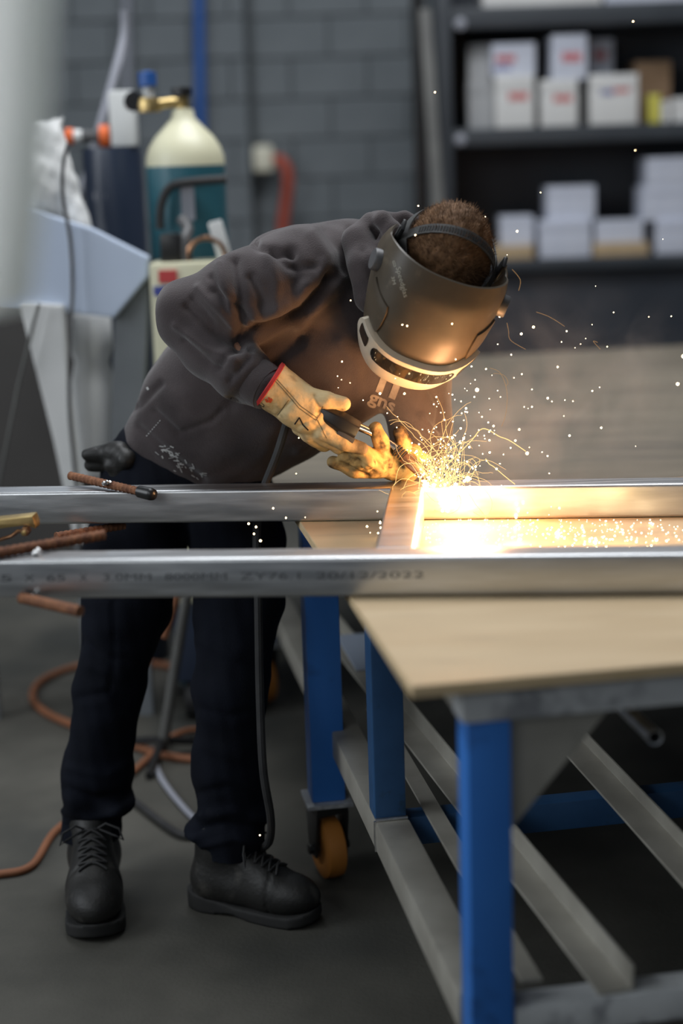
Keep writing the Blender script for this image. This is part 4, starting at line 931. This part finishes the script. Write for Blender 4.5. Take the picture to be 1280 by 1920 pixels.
wy = 4.25
wx0, wx1 = P(282, 560, wy)[0], P(424, 560, wy)[0]; wz = P(340, 492, wy)[2]
wm = thing('welding_machine', ((wx0 + wx1) / 2, wy + 0.2, 0), 'cream welding machine with a wire spool on top, behind the bent arm', 'welding machine')
MB().abox(wx0, wx1, wy, wy + 0.14, 0.35, wz).build('case', M['cream'], wm, bevel=0.012)
MB().abox(wx0 + .01, wx1 - .01, wy + 0.01, wy + 0.13, 0.12, 0.35).build('plinth', M['navy'], wm, bevel=0.01)
for i in (0, 1): MB().lathe([(0.03, -0.02), (0.06, -0.02), (0.06, 0.02), (0.03, 0.02)], (wx0 + 0.05 + i * (wx1 - wx0 - 0.1), wy + 0.07, 0.06), (1, 0, 0), 20).build('wheel', M['rubber'], wm)
lp = MB(); c = P(312, 527, wy - 0.004); lp.box(c + np.array([0.004, 0, 0.012]), (1, 0, 0), (0, 1, 0), EZ, 0.024, 0.003, 0.016); lp.build('red_badge', M['redprint'], wm)
MB().box(P(312, 545, wy - 0.004), (1, 0, 0), (0, 1, 0), EZ, 0.034, 0.003, 0.012).build('blue_badge', M['blueprint'], wm)
mb = MB(); c = P(388, 478, wy + 0.07)
for k in range(7): mb.tube([c + np.array([math.cos(t) * 0.05, -0.03 + 0.01 * k, math.sin(t) * 0.045]) for t in np.linspace(0, 2 * math.pi, 25)], 0.006, 8)
mb.build('wire_coil', M['copper'], wm, label='copper coloured wire coil')
q0, q1 = P(402, 415, wy + 0.06), P(424, 492, wy + 0.06); ax = (q1 - q0) / np.linalg.norm(q1 - q0)
MB().box((q0 + q1) / 2, ax, (0, 1, 0), np.cross(ax, (0, 1, 0)), np.linalg.norm(q1 - q0) / 2, 0.02, 0.018).build('lid_flap', M['whiteplastic'], wm, bevel=0.004, label='white tilted flap')
MB().tube(smooth_path([P(350, 500, wy + .05), P(345, 455, wy + .05), P(352, 430, wy + .08), P(340, 410, wy + .1)]), 0.016, 10).build('lead', M['greyplastic'], wm)
MB().abox(P(298, 480, wy)[0], P(338, 480, wy)[0], wy + 0.03, wy + 0.11, wz - 0.002, P(318, 440, wy)[2]).build('control_box', M['blackplastic'], wm, bevel=0.008)

ny = 4.9
nx = P(216, 380, ny)[0]; nr = 55 / PPM(216, 380, ny); nz = P(216, 277, ny)[2]
nb = thing('dark_drum', (nx, ny, 0), 'dark navy cylinder with a small pale sticker, left of the teal gas bottle', 'drum')
MB().lathe([(nr * 0.95, 0.0), (nr, 0.02), (nr, nz - 0.02), (nr * 0.96, nz), (0.0, nz)], (nx, ny, 0), EZ, 40).build('body', M['navy'], nb, angle=50)
MB().lathe([(0.0, -0.004), (0.02, -0.002), (0.02, 0.004)], P(188, 368, ny - nr * 0.86), (-0.4, -1, 0), 20).build('sticker', M['conduit'], nb)
sy_ = 4.88
sb = thing('switch_box', P(231, 220, sy_), 'white switch box with orange plugs, standing on the dark navy cylinder', 'switch box')
z0, z1 = nz + 0.001, P(231, 170, sy_)[2]
MB().abox(P(207, 220, sy_)[0], P(256, 220, sy_)[0], sy_ - 0.04, sy_ + 0.04, z0, z1).build('box', M['whiteplastic'], sb, bevel=0.012)
c = P(206, 255, sy_ - 0.01); MB().lathe([(0.0, 0.0), (0.034, 0.0), (0.034, 0.028), (0.022, 0.03)], c, (-1, 0, 0), 22).build('socket', M['orange'], sb)
MB().lathe([(0.022, 0.028), (0.018, 0.05), (0.018, 0.082)], c, (-1, 0, 0.02), 18).build('collar', M['greyplastic'], sb)
MB().lathe([(0.018, 0.082), (0.020, 0.086), (0.020, 0.106)], c, (-1, 0, 0.02), 18).build('sleeve', M['whiteplastic'], sb)
MB().lathe([(0.018, 0.106), (0.024, 0.108), (0.024, 0.13), (0.012, 0.135), (0, 0.135)], c, (-1, 0, 0.02), 18).build('plug', M['orange'], sb)
py = WY - 0.16
MB().tube([P(236, -60, py), P(239, 175, py), P(241, 420, py)], 8 / PPM(236, 100, py), 12).build('conduit_pipe', M['conduit'], loc=P(238, 100, py), label='grey vertical conduit on the block wall', cat='pipe')
MB().tube(smooth_path([P(233, 20, 5.1), P(232, 70, 5.1), P(215, 140, 5.05), P(190, 230, 5.0), P(165, 320, 5.0), P(140, 400, 5.0)]), 9 / PPM(190, 230, 5.0), 12).build('slanting_hose', M['conduit'], loc=P(190, 230, 5.0), label='grey hose slanting down past the orange plug', cat='hose')
MB().tube([P(372, -60, py), P(374, 100, py), P(377, 300, py), P(379, 520, py)], 10.5 / PPM(372, 100, py), 16).build('air_pipe', M['pipeblue'], loc=P(374, 100, py), label='blue vertical air pipe on the block wall behind the gas bottle', cat='pipe')
oy = WY - 0.1
ou = thing('wall_outlet', P(494, 298, oy), 'cream wall outlet box feeding a red hose', 'outlet')
MB().abox(P(476, 298, oy)[0], P(513, 298, oy)[0], oy - 0.09, oy + 0.10, P(494, 322, oy)[2], P(494, 273, oy)[2]).build('box', M['creamplastic'], ou, bevel=0.02)
MB().tube(smooth_path([P(512, 300, oy - .04), P(528, 303, oy - .05), P(538, 320, oy - .06), P(540, 345, oy - .06), P(536, 380, oy - .05), P(530, 430, oy - .05), P(526, 520, oy - .05)]), 11 / PPM(530, 350, oy), 14).build('hose', M['redhose'], ou, label='rust red hose')

# ------------------------------------------------------------------ pale wrapped machine at the left
my = 4.3
lm = thing('sheet_metal_hood', P(120, 700, my), 'folded pale blue and grey sheet metal hood standing at the left', 'machine hood')
dpt = np.array([0.05, 0.55, 0.0])
def slab(name, px, y, m_, ext, **kw): return MB().prism([P(u, v_, y) for u, v_ in px], ext).build(name, M[m_], lm, smooth=False, bevel=0.006, **kw)
slab('top_panel', [(-60, 372), (40, 388), (170, 428), (278, 482), (276, 520), (214, 596), (-60, 566)], my, 'paleblue', dpt * 0.06)
slab('side_panel', [(276, 484), (279, 492), (276, 640), (262, 900), (262, 1020), (204, 1020), (204, 900), (214, 596)], my + 0.03, 'greysheet', dpt * 0.06)
slab('slanted_leg', [(34, 566), (118, 572), (126, 700), (146, 880), (168, 1020), (140, 1020), (100, 830)], my - 0.02, 'film', dpt * 0.05)
slab('back_sheet', [(-60, 560), (150, 575), (160, 1100), (-60, 1100)], my + 0.36, 'darksheet', dpt * 0.05)
fz = P(200, 1020, my)[2]
for u in (-40, 155, 255):
    c = P(u, 1010, my + 0.06); MB().abox(c[0] - 0.02, c[0] + 0.02, c[1] - 0.02, c[1] + 0.02, 0.0, c[2]).build('support', M['greysheet'], lm)
MB().tube([P(-20, 1000, my - .05), P(35, 720, my - .05), P(72, 570, my - .05)], 0.005, 8).build('thin_strut', M['barpaint'], lm)
mb = MB()
c = P(171, 650, my + 0.10)
o = mb.lathe([(0.0, -0.36), (0.045, -0.36), (0.055, -0.30), (0.060, -0.10), (0.048, -0.04), (0.060, 0.0), (0.058, 0.08), (0.04, 0.10), (0, 0.10)], c, (0.02, 0, 1), 24).build('wrapped_roll', M['film'], None, angle=60, loc=c - EZ * 0.36, label='white wrapped roll standing in the opening under the pale blue hood', cat='roll')
sup = MB().abox(c[0] - .06, c[0] + .06, c[1] - 0.06, c[1] + 0.06, 0.0, c[2] - 0.362).build('roll_stand', M['darksheet'], lm)
def f_bag(X):
    o_ = P(70, 320, my + 0.14); x = X - o_.astype(np.float32)
    d = ell_sdf(X, P(55, 360, my + 0.16), (0.13, 0.13, 0.13)); d = smin(d, ell_sdf(X, P(-10, 335, my + .16), (0.19, 0.13, 0.14)), 0.05)
    d = smin(d, cap_sdf(X, P(60, 280, my + .14), P(116, 222, my + .12), 0.06, 0.010), 0.03); d = smin(d, cap_sdf(X, P(100, 270, my + .12), P(150, 425, my + .1), 0.035, 0.03), 0.03)
    d = smin(d, cap_sdf(X, P(-40, 275, my + .14), P(50, 260, my + .14), 0.05, 0.04), 0.04)
    return d
sdf_obj('plastic_bag', f_bag, P(-80, 480, my) - np.array([0.05, 0.08, 0.02]), P(200, 190, my) + np.array([0.03, 0.38, 0.04]), 0.009, M['film'], None, post=lambda v, q: wave(v, q, 0.008, 16, 12, 4), loc=P(70, 400, my + .1), label='crumpled white plastic bag lying on the pale blue hood', cat='bag')
MB().tube(smooth_path([P(128, 270, my - .02), P(118, 310, my - .035), P(118, 370, my - .03), P(132, 450, my - .03), P(136, 540, my - .03), P(131, 640, my - .05), P(130, 760, my - .05), P(138, 860, my - .05), P(146, 940, my - .05), P(150, 1040, my - .05)]), 0.0055, 8).build('hanging_cable', M['greyplastic'], loc=P(130, 500, my), label='thin grey cable hanging down over the pale blue hood', cat='cable')
# pale post close to the camera at the left edge
ny_ = 1.25
MB().prism([P(-170, -160, 1.42), P(46, -160, 1.2), P(32, 200, 1.2), P(16, 420, 1.2), P(-2, 580, 1.2), P(-170, 620, 1.42)], (0.02, 0.03, 0)).build('white_tarpaulin', M['tarp'], smooth=False, bevel=0.004, loc=P(0, 0, ny_), label='out of focus white tarpaulin hanging close at the left edge', cat='tarpaulin')

# ------------------------------------------------------------------ shelving with cartons
hy = 7.0; hd_ = 0.5
rk = thing('shelving', (P(1060, 400, hy)[0], hy + 0.25, 0), 'dark navy steel shelving unit loaded with cartons behind the welder', 'shelving')
xl, xr = P(848, 200, hy)[0], P(1280, 200, hy)[0] + 0.9
def zpx(v_, u=1060, y=hy): return P(u, v_, y)[2]
for v0, v1 in ((8, 48), (236, 268), (484, 506)):
    z1, z0 = zpx(v0), zpx(v1); MB().abox(xl, xr, hy, hy + hd_, z0, z1).build('shelf_board', M['shelfedge'], rk, bevel=0.006)
zs = [zpx(8), zpx(236), zpx(484)]
MB().abox(xl, xr, hy + hd_, hy + hd_ + 0.02, 0.0, 2.6).build('back_panel', M['shelf'], rk, smooth=False)
for x in (xl, xr): MB().abox(x - 0.06, x, hy - 0.005, hy + hd_, 0.0, 2.6).build('upright', M['shelfedge'], rk, bevel=0.005)
MB().abox(xl, xr, hy + 0.06, hy + 0.08, 0.0, zpx(512)).build('lower_panel', M['shelf'], rk, smooth=False)
for v_ in (45, 262): MB().lathe([(0.024, 0.0), (0.024, 0.008), (0.012, 0.014), (0, 0.014)], P(863, v_, hy), (0, -1, 0), 18).build('bolt', M['conduit'], rk)
cart_n = [0]
def carton(u0, u1, v0, v1, m_, label, zi=None, dep=0.16, yy=0.03, pr=None, zbase=None, group='cartons on the dark shelving'):
    y = hy + yy; a, b = P(u0, v1, y), P(u1, v0, y)
    zb = (zs[zi] if zi is not None else zbase) + 0.0008; zt2 = P((u0 + u1) / 2, v0, y)[2]
    cx = (a[0] + b[0]) / 2
    t = thing('carton', (cx, y + dep / 2, zb), label, 'carton', group)
    MB().abox(a[0], b[0], y, y + dep, zb, zt2).build('body', M[m_], t, bevel=0.003)
    MB().abox(a[0] + 0.001, b[0] - 0.001, y - 0.0015, y + dep - .002, zt2 - 0.28 * (zt2 - zb), zt2 + 0.002).build('lid', M[m_], t, bevel=0.002)
    if pr:
        for pm_, (x0, x1, y0, y1) in pr:
            w2 = b[0] - a[0]; h2 = zt2 - zb; mb = MB(); nseg = 7
            for k in range(nseg):
                xa = a[0] + w2 * (x0 + (x1 - x0) * k / nseg); xb = xa + w2 * (x1 - x0) / nseg * 0.72; j = 0.12 * math.sin(k * 2.1)
                mb.abox(xa, xb, y - 0.0026, y - 0.0018, zb + h2 * (y0 + (y1 - y0) * max(0, j)), zb + h2 * (y1 - (y1 - y0) * max(0, -j)))
            mb.build('print', M[pm_], t, smooth=False)
    return zt2
R1 = [('redprint', (0.35, 0.85, 0.52, 0.68))]
t1 = carton(878, 924, 152, 238, 'greybox', 'grey carton at the left end of the middle shelf, lower row', 1, 0.14, 0.12)
t2 = carton(929, 1001, 142, 238, 'whitebox', 'white carton with red print, first bright one of the lower row on the middle shelf', 1, 0.2, 0.03, R1)
t3 = carton(1014, 1083, 150, 238, 'whitebox', 'white carton with red print beside the wider bright carton on the middle shelf', 1, 0.2, 0.03, R1)
t4 = carton(1106, 1196, 140, 236, 'whitebox', 'widest bright white carton with blue and red print on the middle shelf', 1, 0.2, 0.02, [('blueprint', (0.22, 0.5, 0.60, 0.70)), ('redprint', (0.5, 0.82, 0.63, 0.73))])
carton(878, 918, 84, 150, 'greybox', 'grey carton on top of the left end grey carton', None, 0.14, 0.12, None, t1)
carton(922, 1003, 82, 140, 'lavbox', 'lilac grey carton with red and blue print stacked on the left bright carton', None, 0.16, 0.06, [('redprint', (0.1, 0.55, 0.42, 0.66)), ('blueprint', (0.05, 0.45, 0.2, 0.32))], t2)
carton(1034, 1100, 66, 148, 'lavbox', 'pale carton with red print stacked on the second bright carton', None, 0.18, 0.04, [('redprint', (0.3, 0.85, 0.40, 0.62))], t3)
t5 = carton(1102, 1148, 150, 237, 'greybox', 'grey carton hidden behind the widest bright carton, lower one', 1, 0.14, 0.24)
carton(1103, 1150, 74, 148, 'lavbox', 'bluish carton with a small red mark stacked behind the widest bright carton', None, 0.14, 0.24, [('redprint', (0.25, 0.7, 0.5, 0.72))], t5)
carton(1190, 1258, 115, 236, 'card', 'plain brown cardboard box on the middle shelf right of the white cartons', 1, 0.2, 0.2)
carton(1216, 1238, 178, 237, 'yellow', 'small yellow carton in front of the brown box on the middle shelf', 1, 0.08, 0.06)
carton(1240, 1256, 190, 237, 'whitebox', 'tiny white carton beside the yellow one on the middle shelf', 1, 0.08, 0.06)
carton(1260, 1320, 184, 237, 'whitebox', 'small white carton at the right edge of the middle shelf', 1, 0.12, 0.08)
carton(905, 1128, -70, 8, 'whitebox', 'long white carton on the top shelf, cut by the top of the picture', 0, 0.2, 0.03)
carton(1134, 1300, -70, 8, 'lavbox', 'pale carton on the top shelf at the right, cut by the top of the picture', 0, 0.2, 0.03)
s1 = carton(905, 1000, 462, 486, 'tancard', 'flat tan cardboard carton at the left of the lower shelf', 2, 0.2, 0.03)
carton(938, 1000, 406, 462, 'lavbox', 'dull lilac carton standing on the flat tan carton', None, 0.16, 0.06, None, s1)
s2 = carton(1012, 1108, 414, 486, 'lavbox', 'bright pale blue carton in the middle of the lower shelf, bottom of its stack', 2, 0.2, 0.02)
carton(1026, 1116, 350, 414, 'lavbox', 'pale blue carton stacked on the bright one of the lower shelf', None, 0.18, 0.05, None, s2)
s3 = carton(1112, 1216, 456, 486, 'tancard', 'flat tan cardboard carton right of the bright pale blue carton', 2, 0.2, 0.02)
carton(1116, 1206, 414, 456, 'lavbox', 'low wide pale carton on the right flat tan carton', None, 0.16, 0.04, None, s3)
s4 = carton(1230, 1300, 414, 486, 'lavbox', 'bright pale carton at the right edge of the lower shelf, bottom of its stack', 2, 0.2, 0.03)
s5 = carton(1203, 1300, 350, 414, 'lavbox', 'pale carton in the middle of the right edge stack on the lower shelf', None, 0.2, 0.05, None, s4)
carton(1212, 1300, 296, 350, 'lavbox', 'pale carton on top of the right edge stack on the lower shelf', None, 0.2, 0.05, None, s5)
# a bar leaning beside the shelving
bt, bb_ = P(796, 18, 6.96), P(832, 560, 6.88)
dirb = (bt - bb_) / np.linalg.norm(bt - bb_); ext_ = bb_ - dirb * (bb_[2] / dirb[2])
lb = thing('leaning_bar', ext_, 'grey steel bar leaning against the front of the shelving', 'bar')
MB().box((ext_ + bt) / 2, dirb, (1, 0, 0), np.cross(dirb, (1, 0, 0)), np.linalg.norm(bt - ext_) / 2, 0.024, 0.02).build('length', M['barpaint'], lb, bevel=0.003)
MB().abox(P(784, 100, 7.75)[0] - 0.03, P(784, 100, 7.75)[0] + 0.035, 7.7, 7.8, 0, 2.6).build('dark_post', M['blackplastic'], loc=(P(784, 100, 7.75)[0], 7.75, 0), label='black upright post on the left side of the shelving', cat='post')

# ------------------------------------------------------------------ the arc, its sparks and smoke
wl = thing('arc_flash', WELD, 'blinding white welding arc at the tip of the torch', 'welding arc')
MB().lathe([(0.0, -0.006), (0.004, -0.004), (0.006, 0), (0.004, 0.004), (0, 0.006)], WELD + np.array([0.004, -0.006, 0.003]), EZ, 14).build('arc_core', M['arc'], wl)
point('arc_light', WELD + np.array([0.045, -0.045, 0.02]), 3.0, (1.0, 0.53, 0.21), 0.03)
point('spark_plume_light', WELD + np.array([0.08, -0.07, 0.045]), 8.0, (1.0, 0.46, 0.20), 0.05)
rs = np.random.RandomState(11)
def blobs(pts, rad_, name, m_, label, cat, parent=None):
    bm = bmesh.new(); bmesh.ops.create_icosphere(bm, subdivisions=1, radius=1.0); tv = np.array([q.co for q in bm.verts]); tf = np.array([[q.index for q in f_.verts] for f_ in bm.faces]); bm.free()
    V_ = np.concatenate([tv * r + p for p, r in zip(pts, rad_)]); F_ = np.concatenate([tf + len(tv) * i for i in range(len(pts))])
    me = np_mesh(name, V_, F_)
    return link_mesh(name, me, M[m_], parent, label=label, cat=cat, kind='stuff', loc=WELD)
pts, rr = [], []
for k in range(330):                      # the flying sparks: densest near the arc, thinning out up and to the right
    t = rs.exponential(0.16); a = rs.normal(0.95, 0.6)
    p = WELD + np.array([math.cos(a) * t * 1.1, rs.normal(0, 0.05) * (1 + t), math.sin(a) * t])
    if p[2] < ZT + 0.005: p[2] = ZT + rs.uniform(0.004, 0.03)
    pts.append(p); rr.append(rs.choice([0.0008, 0.0012, 0.0016, 0.0022], p=[.3, .35, .25, .1]))
for k in range(320):                      # sparks bouncing on the plywood between the tubes
    u, v_ = rs.uniform(770, 1290), rs.normal(998, 14); p = PZ(u, np.clip(v_, 975, 1024), ZT + abs(rs.normal(0, 0.006)) + 0.002); pts.append(p); rr.append(rs.choice([0.0007, 0.0011, 0.0016], p=[.5, .35, .15]))
for k in range(34):
    u, v_ = rs.normal(735, 28), rs.normal(985, 14); pts.append(P(u, v_, 2.85)); rr.append(rs.choice([0.001, 0.0016, 0.002]))
for u, v_, y, r in ((815, 173, 3.0, .0016), (784, 386, 3.0, .0014), (748, 520, 2.9, .0014), (816, 541, 2.88, .0018), (763, 611, 2.88, .0014), (754, 609, 2.88, .0012), (641, 678, 3.0, .0016), (640, 712, 3.0, .001), (656, 718, 3.0, .001), (512, 953, 2.9, .002), (466, 982, 2.85, .002), (480, 988, 2.85, .002), (488, 1014, 2.8, .0022), (476, 1001, 2.85, .0018), (536, 971, 2.9, .0018), (560, 821, 2.95, .0012), (1013, 361, 3.0, .001), (977, 626, 3.0, .0024), (1281, 668, 2.8, .003), (988, 850, 2.9, .003), (894, 731, 2.9, .0035), (1110, 733, 3.0, .0018), (1270, 720, 2.9, .003), (1088, 645, 3.0, .001), (1138, 650, 3.0, .0012), (1216, 594, 3.0, .001), (1258, 593, 3.0, .0012), (487, 1566, 2.98, .0016), (572, 970, 2.9, .001), (555, 888, 2.9, .001)):
    pts.append(P(u, v_, y)); rr.append(r)
blobs(pts, rr, 'sparks', 'spark', 'shower of bright orange and white sparks around the arc and over the plywood', 'sparks')
mols, mr = [], []
for u, v_, r, n in ((850, 925, .011, 10), (872, 915, .008, 6), (838, 945, .008, 8), (862, 992, .010, 10), (878, 998, .007, 8), (965, 990, .005, 6), (968, 955, .004, 4), (1042, 1001, .004, 6), (1115, 1012, .003, 6), (1160, 965, .003, 3), (1162, 990, .003, 4), (1105, 1016, .003, 5), (1215, 985, .003, 4), (828, 918, .008, 6)):
    for k in range(n):
        p = PZ(u + rs.normal(0, 9), v_ + rs.normal(0, 4), ZT + 0.004) if v_ > 960 else P(u + rs.normal(0, 8), v_ + rs.normal(0, 8), 2.965)
        mols.append(p); mr.append(r * rs.uniform(0.3, 0.7))
M['molten'] = emit('molten_metal', (1.0, 0.82, 0.5), 14)
blobs(mols, mr, 'molten_spatter', 'molten', 'white hot molten spatter spraying from the weld onto the plywood', 'spatter')
point('spatter_light', PZ(868, 990, ZT + 0.05), 0.75, (1.0, 0.68, 0.3), 0.02)
point('spatter_light', PZ(966, 988, ZT + 0.03), 0.35, (1.0, 0.68, 0.3), 0.01)
point('spatter_light', PZ(1080, 1000, ZT + 0.04), 0.3, (1.0, 0.68, 0.3), 0.015)
point('spatter_light', PZ(1180, 990, ZT + 0.04), 0.28, (1.0, 0.68, 0.3), 0.015)
mb = MB()
for k in range(85):                        # curling trails
    p = WELD + np.array([rs.normal(0.03, 0.02), rs.normal(-0.02, 0.015), 0.005]); a = rs.normal(1.35, 0.55); sp = rs.uniform(0.004, 0.011); cu = rs.normal(0, 0.10); b = rs.normal(0, 0.4); tp = [p]; n = int(rs.uniform(8, 22))
    for j in range(n):
        a += cu + rs.normal(0, 0.2); cu += rs.normal(0, 0.07); p = p + sp * np.array([math.cos(a), math.sin(b) * 0.5, math.sin(a)]); tp.append(p)
    mb.tube(tp, [0.00048 * (1 - 0.6 * j / n) for j in range(n + 1)], 5)
for pl in ([(830, 880), (880, 830), (900, 806), (915, 806), (935, 818), (955, 826), (985, 846)], [(910, 860), (917, 870), (925, 875), (945, 892), (965, 908)], [(918, 690), (938, 700), (950, 735), (948, 775), (940, 800)], [(925, 700), (943, 703), (952, 716), (948, 724)], [(950, 605), (953, 620), (957, 638), (985, 655)], [(1005, 585), (1025, 592), (1040, 600), (1058, 612)], [(960, 505), (975, 525), (972, 545)], [(1120, 642), (1112, 640), (1125, 655)]):
    mb.tube(smooth_path([P(u, v_, 2.95) for u, v_ in pl], 6), 0.0006 if pl[0][1] > 800 else 0.00035, 5, mi=0 if pl[0][1] > 800 else 1)
mb.build('spark_trails', [M['trail'], M['dimtrail']], loc=WELD, kind='stuff', label='tangle of curling glowing spark trails rising from the weld', cat='spark trails')
# thin smoke
def smoke(name, c, r, dens, label, col=(0.9, 0.9, 0.9)):
    m = bpy.data.materials.new(name); m.use_nodes = True; nt = m.node_tree; nt.nodes.clear(); N = nt.nodes; L = nt.links
    tc = N.new('ShaderNodeTexCoord'); n = N.new('ShaderNodeTexNoise'); n.inputs['Scale'].default_value = 9; n.inputs['Detail'].default_value = 4; n.inputs['Distortion'].default_value = 1.2; L.new(tc.outputs['Object'], n.inputs['Vector'])
    mr = N.new('ShaderNodeMapRange'); L.new(n.outputs['Fac'], mr.inputs[0]); mr.inputs[1].default_value = 0.42; mr.inputs[2].default_value = 0.75; mr.inputs[3].default_value = 0.0; mr.inputs[4].default_value = dens
    mp = N.new('ShaderNodeMapping'); mp.inputs['Scale'].default_value = [1 / x for x in r]; L.new(tc.outputs['Object'], mp.inputs[0])
    g = N.new('ShaderNodeTexGradient'); g.gradient_type = 'SPHERICAL'; L.new(mp.outputs[0], g.inputs[0])
    mu = N.new('ShaderNodeMath'); mu.operation = 'MULTIPLY'; L.new(mr.outputs[0], mu.inputs[0]); L.new(g.outputs['Fac'], mu.inputs[1])
    s_ = N.new('ShaderNodeVolumeScatter'); s_.inputs['Color'].default_value = (*col, 1); s_.inputs['Anisotropy'].default_value = 0.1; L.new(mu.outputs[0], s_.inputs['Density'])
    o = N.new('ShaderNodeOutputMaterial'); L.new(s_.outputs[0], o.inputs['Volume'])
    bm = bmesh.new(); bmesh.ops.create_icosphere(bm, subdivisions=3, radius=1.0); me = bpy.data.meshes.new(name)
    for q in bm.verts: q.co = Vector([q.co[i] * r[i] + c[i] for i in range(3)])
    bm.to_mesh(me); bm.free(); return link_mesh(name, me, m, None, loc=c, label=label, cat='smoke', kind='stuff')
smoke('weld_smoke', WELD + np.array([0.24, 0.10, 0.14]), (0.42, 0.20, 0.26), 2.4, 'thin weld smoke glowing amber over the arc and drifting right')
